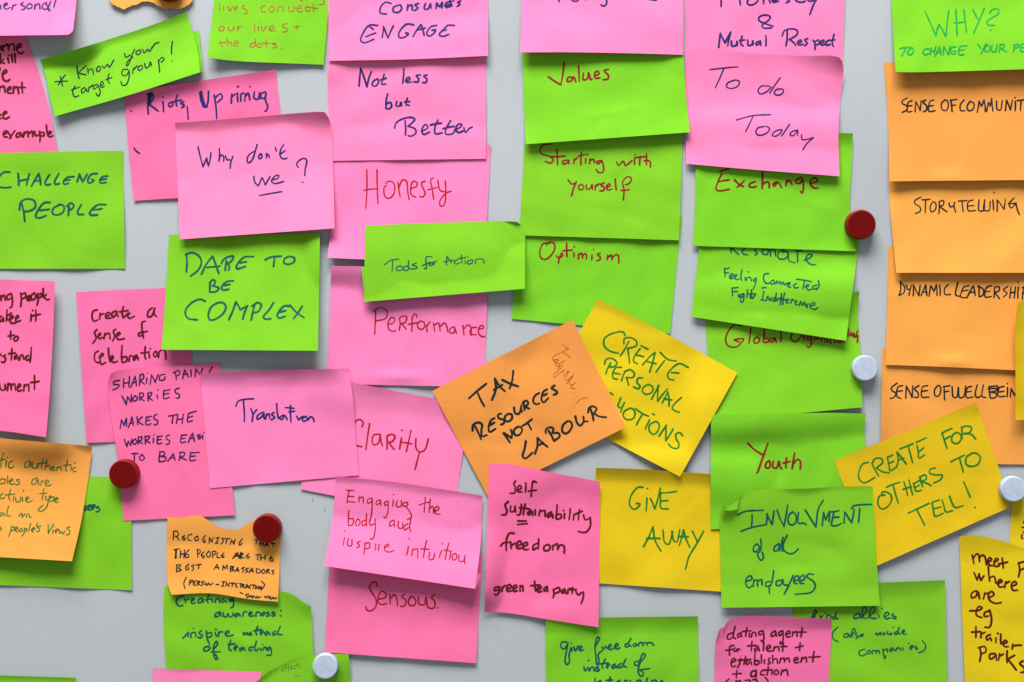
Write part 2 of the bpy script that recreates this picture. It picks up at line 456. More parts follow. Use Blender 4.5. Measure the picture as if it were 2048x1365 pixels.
    def write(s, strokes, width, mat, parent, name='written_word'):
        V = []; F = []; H = []
        for k, st in enumerate(strokes):
            p = smooth(st)
            n = len(p)
            t = np.gradient(p, axis=0); t /= np.maximum(np.linalg.norm(t, axis=1), 1e-6)[:, None]
            nrm = np.stack([-t[:, 1], t[:, 0]], 1)
            s_ = np.arange(n) * 1.6
            ph = rng.uniform(0, 6.3)
            w = width * 0.46 * (1 + 0.10 * np.sin(s_ / 13 + ph) + 0.05 * np.sin(s_ / 4.1 + 2 * ph)) * rng.uniform(0.93, 1.06)
            w[-1] *= 0.8
            left = p + nrm * w[:, None]; right = p - nrm * w[:, None]
            c0 = [p[0] - t[0] * w[0] * math.sin(a) + nrm[0] * w[0] * math.cos(a) for a in (R(45), R(90), R(135))]
            c1 = [p[-1] + t[-1] * w[-1] * math.sin(a) + nrm[-1] * w[-1] * math.cos(a) for a in (R(45), R(90), R(135))]
            base = sum(len(x) for x in V)
            pts = np.vstack([left, right, c0, c1])
            u, v = s.locate(pts)
            ok = (u > 0.002) & (u < 0.998) & (v > 0.002) & (v < 0.998)
            P, h = s.grid_at(u, v)
            V.append(Wv(P[:, 0], P[:, 1], h + 0.15 + 0.012 * (k % 9)))
            fs = [(i, i + 1, n + i + 1, n + i) for i in range(n - 1)]
            fs.append((0, n, 2 * n + 2, 2 * n + 1)); fs.append((0, 2 * n + 1, 2 * n))
            m = 2 * n + 3
            fs.append((n - 1, m, m + 1)); fs.append((n - 1, m + 1, m + 2, 2 * n - 1))
            for f in fs:
                if all(ok[i] for i in f): F.append(tuple(i + base for i in f))
        if not F: return None
        return mesh_obj(name, np.vstack(V), F, mat, parent, s.origin)

def tag(o, label, cat, group=None):
    o['label'] = label; o['category'] = cat
    if group: o['group'] = group

def empty(name, loc):
    o = bpy.data.objects.new(name, None)
    o.empty_display_size = 0.02
    o.location = loc
    return link(o)
# ------------------------------------------------------------------ the notes, lowest first
# c: corners (top left, top right, bottom right, bottom left); e: extra points on an edge; b/t/l/r: how far that edge stands off
# x: handwriting, either ('w', text, x0, y0, x1, y1, height, slant) or (ox, oy, strokes)
A0 = (0, 0); A4 = (400, 0); A9 = (900, 0); A13 = (1300, 0); A16 = (1640, 0)
NOTES = []
def note(**k):
    k['seed'] = len(NOTES) + 11
    NOTES.append(k)

note(col='rose', ink='brown', pen=4.6, c=[(-115, 66), (46, 67), (115, 305), (-100, 312)], e={'r': [(76, 140), (99, 222)]}, b=(1, 3), l=0,
     label='dark pink sheet at the upper left edge whose brown writing ends in the word example',
     x=[(0, 0, "-30,360 -20,400 0,395|0,370 10,400|20,365 25,410|30,375 60,355 70,400|75,370 95,350 112,360 115,405|135,385 170,370 160,350 138,370 140,410 165,430 190,415"),
        (0, 0, "-20,470 -40,480 -10,500 -30,515|0,430 5,510|30,475 5,490 35,508|62,465 70,505|95,440 100,500|120,430 122,503|70,445 73,447"),
        (0, 0, "-40,560 -20,640|0,545 -15,640|20,600 55,575 45,560 20,590 30,640 60,650 80,635"),
        (0, 0, "-50,740 -40,690|-30,710 -10,690 -5,740|0,700 30,690 40,740|60,725 90,705 80,695 60,715 65,745 95,745|105,745 110,690|110,710 135,695 150,750|175,660 180,745|150,700 205,700"),
        (0, 0, "5,915 -10,940 15,950|25,920 55,900 45,890 25,910 30,945 50,950 75,935"),
        (0, 0, "30,1075 55,1060 45,1045 25,1070 35,1095 60,1095|60,1050 90,1105|120,1045 75,1110|160,1060 135,1070 130,1095 150,1095 165,1065|165,1060 175,1095|185,1095 195,1055|195,1070 220,1050 225,1095|228,1070 255,1050 262,1095|275,1050 285,1085 305,1080|315,1050 320,1100 318,1135|325,1060 350,1060 350,1085 325,1085|370,1000 375,1050 385,1090|385,1075 410,1060 400,1050 385,1070 395,1095 425,1085")])
note(col='pink', ink='blue', pen=3.6, c=[(-160, -150), (160, -150), (146, 62), (-170, 74)], e={'r': [(153, 0)], 'b': [(60, 71), (128, 70), (138, 69)]}, b=(24, 30), bp=1.4, k={'br': (10, 60)},
     label='pale pink note at the top left corner ending the word personal in blue',
     x=[(0, 0, "-30,40 -35,80 -40,130|-30,50 0,40 5,70 -25,80|30,50 60,35 50,25 30,45 45,75 85,60|95,80 105,40|105,50 130,38|185,22 165,35 200,60 195,75 170,80|240,30 215,45 220,70 250,65 255,40 240,30|275,75 280,35|280,50 310,30 320,75|375,20 340,40 340,70 370,75 400,30|405,12 385,60 390,90 405,85|365,30 395,75|455,-20 440,20 430,60")])
note(col='green', ink='teal', pen=4, c=[(-50, 950), (262, 955), (264, 1181), (-48, 1169)], b=(2, 2),
     label='green note half covered by the orange authentic note, only a few dark letters showing',
     x=[(0, 860, "640,600 620,625 640,640|690,610 665,635 680,642 700,625|700,625 730,605 715,600 698,620 710,640 740,630|735,622 760,608 750,598 735,615 745,635|785,612 765,620 795,632 790,650 765,655")])
note(col='green', ink='teal', pen=4.6, c=[(-65, 308), (246, 302), (250, 538), (-62, 538)], e={'t': [(120, 304)]}, b=(2, 2),
     label='green note at the left edge reading CHALLENGE PEOPLE in teal capitals',
     x=[(0, 280, "78,258 30,260 -20,320 -15,370 40,383 88,378|145,270 150,365|235,272 212,365|150,330 230,315|250,372 310,270|310,270 325,360|270,330 330,325|395,278 360,340 365,360 405,355|470,270 435,335 440,355 475,350|590,295 540,300 505,340 515,355 550,345|520,325 560,320|615,335 635,270|635,275 660,335|660,335 695,275|775,270 730,275 700,325 710,345 750,325 730,315|860,290 820,295 795,330 805,345 850,340|810,320 850,312"),
        (0, 280, "170,500 190,580 198,655|155,560 165,500 220,472 275,490 280,540 230,570 195,572|400,500 350,505 290,590 285,615 310,625 370,605|320,565 395,555|480,515 425,550 420,590 460,600 505,575 510,530 480,515|545,605 550,530|535,530 565,505 590,525 570,555 550,560|650,515 620,575 625,595 670,595|845,518 780,520 715,585 725,600 780,600|745,560 815,550")])
note(col='rose', ink='brown', pen=4.4, c=[(152, 585), (376, 575), (392, 880), (173, 886)], e={'t': [(240, 580)], 'l': [(158, 670)]}, b=(1, 2), l=3,
     label='pink upright note with create a sense of celebration written in brown',
     x=[(0, 540, "775,320 745,330 735,380 750,410 780,400|795,395 800,345|800,360 830,350|845,375 880,355 870,340 850,350 845,385 885,385|925,330 895,345 900,380 930,350 935,330|930,345 945,375|985,295 975,345 985,385|955,335 1025,325|990,380 1020,350 1040,345 1020,360 1030,388 1075,370"),
        (0, 540, "1215,305 1185,330 1180,375 1210,370 1235,310|1235,305 1230,350 1250,375"),
        (0, 540, "775,478 755,500 768,545 740,588|780,530 805,515 800,505 785,520 790,550 820,540|830,550 840,505|840,520 870,505 880,555|925,475 905,490 915,530 898,572|935,530 960,510 950,500 930,520 940,555 995,550"),
        (0, 540, "1130,500 1105,510 1110,530 1140,515 1130,500|1160,410 1135,420 1135,480 1145,545|1120,500 1180,490"),
        (0, 540, "785,650 760,665 760,730 800,745|790,700 825,680 815,665 800,690 810,755 845,740|865,625 870,690 880,735|885,720 905,700 895,685 885,710 905,740 940,730|975,605 970,690 975,740|975,700 1010,695 1010,730 975,742|1030,730 1040,685 1060,690|1090,680 1065,700 1070,725 1095,690 1105,720|1160,615 1155,680 1165,715|1125,665 1195,655|1190,670 1195,705|1200,630 1203,632|1240,650 1225,675 1235,695 1255,680 1250,655 1240,650|1265,700 1275,650 1310,640 1320,660 1325,715")])
note(col='rose', ink='brown', pen=4.6, c=[(-130, 555), (110, 563), (92, 875), (-140, 858)], e={'r': [(106, 670), (99, 790)], 'b': [(0, 862)]}, b=(3, 12), r=17,
     label='pink note at the left edge beginning with ing people, right side lifted',
     x=[(0, 540, "-60,195 -62,245|-40,245 -35,200 -15,200 -8,245|10,245 8,205|10,220 35,203 42,245|85,190 60,205 60,240 90,225|90,190 100,250 90,300 75,305"),
        (0, 540, "165,185 170,240 165,295|170,200 200,185 205,215 175,235|215,235 240,220 235,205 215,225 220,245 250,240|275,185 250,205 255,240 285,225 280,190|300,190 305,240 295,285|305,200 330,190 330,215 305,225|345,150 345,200 350,225|370,195 355,218 375,238 395,236"),
        (0, 540, "-20,380 -40,400 -25,415 -5,385 0,415|10,370 -10,390 10,415 25,380 30,415|55,320 50,410|90,345 52,380 80,412|85,395 105,378 95,365 80,385 88,425 125,425|125,395 150,375 140,362 125,385 130,415 165,405"),
        (0, 540, "250,355 245,410|260,325 262,328|285,320 285,410|255,370 325,355"),
        (0, 540, "85,490 85,555|65,530 115,520|130,530 110,550 120,570 140,560 145,540 130,530"),
        (0, 540, "-40,720 -35,680|-35,690 -10,670|0,670 15,690|45,680 28,690 45,710 30,740 10,735|95,630 90,720|70,670 125,665|135,680 115,695 120,715 140,695 150,725|155,720 165,685 180,680 190,715|225,685 205,700 215,725 235,710|250,620 240,740"),
        (0, 540, "-5,910 5,955 35,960 40,910 45,955|60,965 65,905|65,925 85,910 90,960|92,925 115,910 125,965|140,945 165,925 155,910 140,935 145,970 175,960|190,970 195,915|195,930 225,915 230,970|275,845 275,955|245,900 315,890")])
note(col='orange', ink='moss', pen=2.9, c=[(-60, 872), (184, 893), (144, 1123), (-90, 1110)], e={'r': [(181, 925), (163, 1040)], 'b': [(40, 1117)]}, b=(20, 28), t=(8, 8), tv=.12, bp=1.5,
     label='orange note at the left edge saying authentic and people\'s views in thin green pen',
     x=[(0, 860, "30,185 10,240 5,300|-15,245 40,235|50,245 45,295|58,220 62,223|100,250 75,260 70,300 90,305 110,290"),
        (0, 860, "235,250 200,265 200,300 225,295 245,255 245,300|265,260 260,300 290,305 300,265 305,305|345,235 330,300 340,320|310,270 380,262|375,240 360,320|365,300 390,280 400,320|410,315 435,300 425,290 410,310 415,325 440,320|450,325 460,295|460,305 485,295 490,325|540,245 525,320 535,330|505,285 570,280|570,295 565,325|595,262 600,265|600,300 580,315 590,335 610,330"),
        (0, 860, "-10,390 -15,440|15,390 -5,410 0,430 30,425|20,395 45,395 35,430|60,370 60,430|75,415 105,400 95,390 75,410 85,435 115,430|155,395 130,400 155,420 145,438 120,435"),
        (0, 860, "295,385 260,400 255,435 285,430 300,395 310,440|325,445 330,410|335,415 350,405|360,430 390,415 380,400 360,420 370,448 410,440"),
        (0, 860, "20,510 0,530 10,550 40,540|85,480 70,540 80,565|40,520 120,512|110,530 105,570|125,540 130,575 160,570 165,535|180,540 180,575|185,485 190,490|205,560 230,545 220,535 205,550 215,578 260,565"),
        (0, 860, "350,470 335,560|315,510 375,505|365,530 370,560 385,560|395,530 370,620 330,650 305,640 345,600|405,525 385,580 370,620|405,540 430,535 425,565 400,570|435,565 465,550 455,540 435,560 445,580 465,575"),
        (0, 860, "25,660 0,670 5,690 35,670 40,690|70,610 55,660 60,690 85,685"),
        (0, 860, "150,690 175,665 175,700 200,670|210,700 215,675 230,672 235,700 250,695"),
        (0, 860, "0,775 10,795 -10,805"),
        (0, 860, "90,770 85,810 65,855|90,780 115,775 110,800 90,805|120,800 145,785 135,775 120,795 130,815 150,808|170,785 155,800 165,815 180,800 170,785|195,785 190,830 170,850|195,790 215,790 205,815|245,750 225,810|255,800 280,790 270,780 250,800 265,818|300,745 290,765|325,770 295,775 315,795 310,812 290,812"),
        (0, 860, "385,755 385,830|385,830 430,750|425,800 420,830|435,775 437,777|440,815 470,800 460,790 440,810 450,830|475,800 475,830 495,810 500,835 520,805|560,775 530,785 555,805 550,835 525,838")])
note(col='rose', ink='violet', pen=3.3, c=[(222, 748), (440, 727), (470, 1031), (247, 1042)], e={'t': [(238, 741), (330, 734)], 'l': [(216, 765), (222, 830), (238, 935)], 'r': [(448, 800)]}, b=(2, 3), t=(3, 1), k={'tl': (7, 90)},
     label='pink upright note with blue capitals SHARING PAIN WORRIES, pinned by a red magnet',
     x=[(180, 700, "235,245 190,255 190,275 230,280 225,300 180,322|270,230 268,305|315,215 310,300|270,270 315,258|325,300 345,255 360,210|360,210 370,290|335,265 372,255|400,200 395,285|400,200 425,195 425,230 398,245|400,245 435,275|455,225 450,270|460,185 463,188|480,275 490,200|490,200 520,260|520,260 545,195|595,195 560,205 555,240 590,240 600,215"),
        (180, 700, "680,180 690,240|665,185 710,165 715,195 690,210|740,230 755,160|755,160 790,220|745,200 780,190|805,160 808,215|840,215 845,155|845,155 880,200|880,200 900,145|975,135 945,195"),
        (180, 700, "255,370 290,440|290,440 300,375|300,375 330,420|330,420 330,355|360,365 340,395 355,410 380,390 360,365|395,345 400,405|395,350 425,345 425,370 400,385|400,385 435,410|460,345 465,410|460,350 490,340 490,360 465,380|465,380 500,405|535,360 540,390|540,320 543,323|590,325 590,390 635,380|590,330 640,318|590,355 630,348|710,305 680,320 685,345 710,355 710,385 685,385"),
        (180, 700, "240,630 250,560|250,560 270,605|270,605 290,545|290,545 290,610|305,620 335,535|335,535 345,605|315,590 350,580|375,535 380,600|415,535 380,570|380,570 425,600|450,535 450,600 490,590|450,540 490,530|450,565 480,560|535,515 510,530 515,555 540,565 535,595 510,600"),
        (180, 700, "625,530 700,515|665,525 655,590|700,525 690,590|745,515 735,590|695,560 740,550|785,510 780,575 820,565|785,510 850,490|785,540 820,530"),
        (180, 700, "275,715 295,775|295,775 305,730|305,730 325,765|325,765 335,710|360,710 340,735 355,755 375,735 360,710|385,695 385,755|385,700 415,695 410,720 388,730|388,730 420,750|440,690 442,755|440,695 475,690 465,715 442,725|442,725 480,745|505,705 505,745|510,680 512,682|540,690 540,750 575,745|540,695 580,688|540,720 570,715|635,680 610,690 615,715 635,725 630,750 605,755"),
        (180, 700, "730,680 725,740 765,735|730,685 775,678|728,710 760,705|785,740 820,665|820,665 835,735|795,710 835,705|880,675 855,685 885,700 865,715|860,700 890,690|900,680 898,715|908,660 910,662"),
        (180, 700, "335,830 385,828|355,830 352,892|415,835 395,860 410,885 435,865 415,835"),
        (180, 700, "560,815 550,890|555,815 590,815 595,840 560,850|560,850 605,860 600,885 550,895|620,890 665,830|665,830 680,885|635,865 675,860|720,820 712,885|715,820 755,820 745,850 715,855|715,855 770,880|805,820 800,885 845,880|805,822 875,818|802,852 840,848")])
note(col='rose', ink='blue', pen=4.2, c=[(249, 185), (552, 139), (578, 383), (268, 402)], e={'l': [(256, 290)], 'r': [(556, 180)]}, b=(1, 4), t=(4, 4), tv=.12,
     label='pink note reading Riots, Uprising in blue, partly behind the Why don\'t we note',
     x=[(0, 0, "1045,888 1050,892"), (0, 0, "1185,770 1180,850 1185,915|1175,755 1210,745 1225,790 1190,830|1190,830 1225,860 1265,890|1300,815 1305,895|1300,775 1302,779|1360,820 1345,835 1355,855 1380,840 1375,820 1360,820|1415,760 1405,800 1410,850|1380,815 1450,800|1465,815 1442,825 1472,845 1450,862|1495,855 1500,910 1502,955|1182,765 1192,835|1196,752 1188,800 1198,850|1208,748 1200,830"),
        (0, 0, "1595,740 1610,820 1640,860 1660,820 1665,730|1602,738 1612,800 1622,858|1606,732 1622,800 1640,852|1665,735 1660,800 1652,858|1710,760 1725,860 1730,950|1715,785 1760,750 1775,780 1735,820"),
        (400, 0, "250,825 255,750|255,775 285,750|300,745 302,815|300,692 308,696|325,810 330,750 352,745|358,810 362,750|362,770 385,745 398,800|398,692 403,696|435,735 432,785 460,795 478,740|478,740 480,790|520,735 490,750 490,785 515,785 528,745|528,745 522,800 540,850 530,885 515,890"),
        (0, 0, "1070,1185 1090,1210 1115,1228")])
note(col='green', ink='black', pen=3, c=[(80, 120), (373, 24), (400, 145), (110, 233)], e={'r': [(388, 72), (397, 112)], 'l': [(91, 150), (99, 190)], 't': [(150, 100), (300, 52)], 'b': [(250, 193)]}, b=(15, 20), bp=1.0, v0=.0, t=(4, 4), flap=[(368, 66), (398, 62), (405, 143), (392, 148)],
     label='small folded green note set at a slant reading Know your target group!',
     x=[(0, 0, "440,655 540,650|520,600 465,680|482,610 500,690"), (0, 0, "615,530 620,580 632,630|690,525 630,580|630,585 690,600|700,545 705,590|705,565 735,550 745,595|785,530 770,555 780,575 800,560 800,535 785,530|815,525 830,545 860,515 870,540 910,480"),
        (0, 0, "995,430 1005,460 1040,440|1075,395 1050,450 1030,510 1010,530 1015,500 1060,455|1110,400 1085,420 1095,440 1120,425 1122,402 1110,400|1140,395 1150,425 1180,395 1190,415|1200,410 1215,375|1215,385 1240,350 1270,340"),
        (0, 0, "600,690 580,730 595,775 630,765|570,720 640,695|675,700 650,720 655,745 680,725 685,705 695,735|705,735 710,695|712,705 740,680|775,675 745,690 750,715 780,690|782,680 800,740 785,770 765,745|800,690 825,670 815,650 800,675 810,700 835,690|870,590 860,640 875,670|845,640 895,620"),
        (0, 0, "1020,555 980,560 975,600 1005,605 1030,570|1030,565 1030,620 1005,680 975,680 965,650|1060,590 1065,545|1065,560 1095,525|1120,525 1100,545 1110,565 1135,550 1135,525 1120,525|1155,510 1165,545 1190,530 1200,495 1210,530|1265,480 1270,530 1275,580|1265,490 1295,460 1310,475 1285,500|1378,332 1370,380 1370,435|1372,488 1376,492")])
note(col='green', ink='thinred', pen=2.3, c=[(441, -110), (668, -97), (647, 130), (415, 115)], b=(10, 5), k={'bl': (9, 70)}, e={'b': [(455, 121)]},
     label='green note at the top with lives, connect and the dots in thin red pen',
     x=[(400, 0, "780,-30 810,8 825,-15|960,-10 990,8 985,35 950,38|850,-6 860,2"),
        (400, 0, "155,30 160,90|185,50 190,85|225,55 235,90 265,50|275,75 300,60 290,52 275,70 285,92|355,45 335,60 375,85 370,110 345,108|405,105 408,108"),
        (400, 0, "520,45 490,60 495,95 525,98|570,50 550,75 565,98 590,85 590,60 570,50|620,95 625,60 650,50 670,95|710,50 712,90 745,90 755,50|775,75 810,60 800,45 775,65 785,95 820,92|865,50 840,65 850,90 880,85|905,35 905,95|860,60 940,70"),
        (400, 0, "175,210 150,230 160,250 190,240 190,215 175,210|225,215 230,245 260,240 270,210 275,240|300,250 305,210|305,225 335,210"),
        (400, 0, "432,195 440,255|465,215 465,250|470,190 472,192|490,215 500,250 530,210|550,240 590,225 580,205 555,225 560,250 605,245|695,190 665,195 660,215 695,230 690,255 655,255"),
        (400, 0, "770,205 775,235|755,220 795,212"),
        (400, 0, "165,330 175,380|145,345 205,342|215,310 225,370|225,345 245,335 255,365|270,355 305,340 290,325 270,345 280,370 305,368"),
        (400, 0, "435,340 405,355 400,375 430,375 445,350|440,310 450,375|485,345 460,360 465,380 490,375 485,345|530,320 530,380|500,350 565,345|605,345 575,350 610,365 605,382 580,382|648,385 652,388")])
note(col='orange', c=[(212, -70), (388, -70), (386, 0), (219, 0)], e={'b': [(222, 8), (236, 14), (250, 19), (262, 12), (275, 9), (284, 4), (293, 3), (306, 6), (318, 13), (331, 19), (342, 17), (352, 19), (366, 17), (378, 9)]}, torn={'b': 0.9}, b=(5, 5),
     label='torn orange scrap at the top edge under a red magnet')
note(col='pink', ink='red', pen=3.3, c=[(664, 300), (982, 290), (968, 530), (655, 516)], b=(13, 13), bp=2.6, t=(1, 2), e={'l': [(664, 430)]}, k={'bl': (5, 60)},
     label='pink note with Honesty in tall red letters, half under a green note',
     x=[(640, 300, "373,158 375,300 366,470|455,160 457,300 463,432|350,325 400,315 465,310|530,285 513,300 518,370 550,388 590,350 590,270 550,250 525,270|622,260 630,320 640,378|630,300 660,240 690,250 700,330 712,400|730,310 770,290 775,265 745,250 725,300 730,360 765,378|840,250 810,265 825,310 840,350 815,378 795,370|905,225 885,235 895,310 908,395|860,320 950,295|940,245 960,325 1000,335|1000,250 1005,340 990,440 965,450 955,420 1000,350 1048,330")])
note(col='pink', ink='blue', pen=4.4, c=[(657, 112), (972, 108), (972, 318), (662, 322)], b=(3, 3), e={'l': [(656, 200)]},
     label='pink note reading Not less but Better in blue',
     x=[(400, 0, "1283,545 1275,620 1270,692|1283,545 1310,620 1333,695|1333,695 1350,620 1370,570|1420,630 1385,650 1375,680 1400,690 1425,660 1420,630|1470,595 1455,650 1450,675 1485,672|1440,640 1490,625"),
        (400, 0, "1628,548 1625,610 1618,668|1640,650 1675,635 1670,618 1645,635 1650,660 1690,655|1760,600 1725,605 1745,630 1740,655 1705,655|1815,600 1785,608 1810,630 1805,660 1775,660"),
        (400, 0, "1500,748 1487,800 1485,858|1487,830 1520,820 1530,850 1505,872 1480,865|1572,812 1565,845 1590,850 1605,815 1608,850|1655,785 1645,835 1670,843|1632,815 1675,812"),
        (400, 0, "1637,965 1642,1020 1640,1082|1553,1025 1565,985 1620,950 1690,940 1715,955 1690,985 1660,1010|1665,1010 1715,1030 1725,1060 1690,1088 1660,1085|1770,1050 1820,1020 1800,995 1770,1040 1785,1075 1835,1055|1900,960 1875,1020 1880,1070 1935,1062|1840,1000 1930,985|2000,965 1965,1030 1960,1070 2010,1072 2035,1050|1940,1030 2030,1010|2031,1040 2081,1015 2091,995 2061,995 2041,1035 2066,1060 2106,1045|2106,1020 2121,1060 2146,1030 2176,1015")])
note(col='pink', ink='blue', pen=4.4, c=[(655, -110), (976, -115), (976, 112), (658, 122)], b=(9, 13), e={'b': [(820, 119)]},
     label='pink note at the top with CONSUMERS ENGAGE in blue',
     x=[(400, 0, "1525,30 1480,20 1440,65 1440,105 1490,115|1600,40 1545,60 1545,95 1585,100 1610,70 1600,40|1660,40 1655,85|1655,60 1690,40 1695,85|1745,30 1715,40 1740,65 1710,88|1800,30 1790,70 1820,75 1840,30 1845,70|1885,70 1890,25 1910,55 1935,20 1930,65|1955,50 2000,30 1990,15 1960,35 1965,60 2005,50|1996,5 2012,50|1996,20 2030,5|2081,10 2056,20 2076,35 2051,55"),
        (400, 0, "1420,205 1350,205 1295,280 1283,325 1310,343 1390,315|1325,295 1405,265|1352,212 1385,238|1455,300 1465,210|1465,215 1500,305|1500,305 1545,205|1705,200 1650,195 1590,260 1590,300 1630,300 1665,270 1640,265|1700,295 1765,195|1765,200 1790,285|1735,240 1800,225|1890,205 1845,215 1810,270 1830,290 1870,265 1880,240 1850,245|2030,205 1975,205 1965,220|1970,240 1930,250|1965,215 1910,280 1940,292 1990,275")])
note(col='pink', ink='red', pen=3.2, c=[(663, 532), (976, 538), (969, 775), (655, 768)], e={'l': [(659, 620)]}, b=(2, 3), g=[(.45, .93, .16, .045, 3.2)],
     label='pink note reading Performance in red, below the Tools for Action note',
     x=[(640, 560, "443,240 442,330 437,438|430,250 470,225 520,235 538,275 520,310 445,330|540,355 585,345 595,310 570,300 545,340 550,395 580,412 605,405|632,305 640,350 632,405|632,310 660,290 692,295 680,340 650,350|650,350 690,395|775,300 765,272 740,290 735,350 732,415|705,355 785,340|800,330 780,350 785,385 815,395 838,365 825,335 800,330|855,415 850,365|850,375 880,335|915,410 905,345|910,365 945,345 960,410|960,370 995,345 1015,380 1020,415|1070,375 1040,390 1035,420 1065,425 1080,385|1070,375 1090,430|1140,365 1150,440|1150,390 1180,360 1205,380 1205,445|1250,380 1210,385 1200,430 1250,440|1265,395 1305,385 1300,365 1275,375 1265,420 1285,450 1320,455")])
note(col='pink', ink='red', pen=3.8, c=[(639, 753), (944, 812), (906, 1038), (601, 979)], e={'r': [(932, 870)]}, b=(2, 2), t=(7, 4), tv=.2,
     label='pink note at a slant reading Clarity in red, between Translation and the orange note',
     x=[(560, 760, "655,375 665,345 640,318 605,330 590,370 580,450 605,520 655,535|715,350 700,450 685,560|790,435 750,440 735,490 750,520 785,505 800,445|800,435 808,500 820,530|855,445 855,500 855,555|855,450 890,435 918,450 900,490 860,500|870,500 890,530 915,558|970,465 962,510 955,555|972,402 978,405|1045,405 1025,500 1008,575|975,500 1055,512|1085,470 1085,540 1110,575 1155,560 1185,470|1115,575 1095,650 1078,718")])
note(col='green', ink='teal', pen=4.6, c=[(338, 470), (640, 467), (636, 702), (323, 700)], e={'l': [(331, 590)]}, b=(24, 30), bp=1.25, v0=.1,
     label='green note reading DARE TO BE COMPLEX in large teal capitals',
     x=[(280, 440, "370,270 375,340 370,420|365,280 410,262 465,285 490,330 470,395 405,450|490,435 530,355 580,290|580,290 605,360 630,430|535,380 640,370|690,330 685,365 680,405|650,350 665,320 710,295 745,292 730,330 700,350|700,350 715,380 705,405|905,293 830,300 770,370 775,390 845,372|800,345 850,335"),
        (280, 440, "1000,320 1040,300 1130,290|1075,300 1070,340 1065,375|1190,292 1155,310 1150,345 1190,355 1230,335 1232,305 1200,293"),
        (280, 440, "560,500 555,580|555,505 580,480 600,490 590,520 575,530|590,530 630,545 610,572 565,578|745,487 690,495 650,545 660,560 710,555|675,525 720,515"),
        (280, 440, "520,650 480,635 410,665 362,730 380,785 460,800|620,662 570,695 545,765 560,800 610,790 670,740 685,690 660,662 620,662|708,800 740,730 765,655|765,655 800,718|800,718 860,685|860,685 835,740 820,795|888,800 900,740 915,680|895,690 940,662 968,680 940,735 905,742|1065,662 1030,720 985,775 1000,792 1045,790|1195,690 1150,690 1095,765 1110,785 1160,770|1110,740 1165,725|1195,680 1250,740 1310,782|1295,690 1260,745 1225,790")])
note(col='pink', ink='blue', pen=4, c=[(400, 747), (697, 738), (718, 951), (420, 977)], e={'r': [(705, 790), (712, 880)], 't': [(540, 741)], 'l': [(405, 800)]}, b=(2, 4), t=(5, 9), tv=.16,
     label='pink note reading Translation in blue, over the SHARING PAIN note',
     x=[(180, 700, "1165,450 1185,410 1240,395 1308,392|1225,410 1232,500 1232,575|1285,470 1300,520 1293,575|1300,520 1320,490 1335,475|1370,500 1335,530 1335,555 1375,530 1385,500|1385,500 1390,550|1400,555 1410,510|1410,525 1430,510 1435,550|1470,500 1450,515 1475,540 1445,560|1490,430 1495,500 1505,550|1545,520 1515,540 1530,558 1555,525 1575,560|1600,445 1600,500 1605,580|1560,462 1630,468|1590,495 1635,490|1650,530 1665,560|1665,560 1690,538 1705,532|1725,530 1695,550 1705,570 1735,555 1725,530|1740,560 1760,535 1780,545 1790,575")])
note(col='pink', ink='blue', pen=3.8, c=[(350, 246), (650, 225), (669, 457), (360, 479)], e={'t': [(450, 239), (580, 228), (640, 224)], 'r': [(659, 240), (664, 270), (667, 370)], 'l': [(353, 320)]}, b=(14, 20), t=(7, 7), tv=.14, k={'tr': (12, 90)},
     label='pink note asking Why don\'t we? with we underlined, its top right corner curled',
     x=[(310, 200, "343,375 358,440 383,535|383,535 412,465|412,465 428,530|428,530 447,420|513,388 516,440 510,492|512,470 530,440 548,455 548,492|562,448 575,478 598,480|622,452 605,500 600,550"),
        (310, 200, "815,358 795,430 765,500|795,410 750,440 735,480 745,505 775,480 795,440|845,430 828,450 832,470 850,465 852,440 845,430|890,430 892,465|892,445 905,435 915,465|960,378 968,410|1028,355 1000,410 1005,460 1030,472 1055,465|995,435 1040,405"),
        (310, 200, "788,610 798,660 825,687|825,687 855,620|855,620 880,680|880,680 920,610|930,640 975,630 990,605 965,605 930,650 955,668 1030,652|833,765 900,752 1013,733"),
        (310, 200, "1145,540 1130,515 1165,475 1200,470 1212,490 1200,550 1195,608|1178,658 1182,662")])
note(col='green', ink='darkred', pen=3.8, c=[(1040, 440), (1364, 433), (1340, 668), (1023, 638)], e={'r': [(1356, 510)]}, b=(2, 2),
     label='green note reading Optimism in dark red',
     x=[(1000, 250, "400,945 345,950 318,1010 325,1060 360,1075 410,1040 438,980 425,940 385,940 370,965|450,1045 470,1070 465,1110|470,1070 495,1020 500,1045 475,1062|532,945 532,1000 535,1055|500,1005 580,1000|590,1020 592,1055|592,975 596,972|625,1070 628,1030|628,1040 650,1025 660,1065|660,1040 685,1030 690,1075|735,1040 732,1080|745,995 750,992|800,1025 775,1035 800,1055 795,1080 770,1085|855,1075 862,1040|862,1060 890,1040 895,1080|895,1060 930,1035 945,1045 948,1105")])
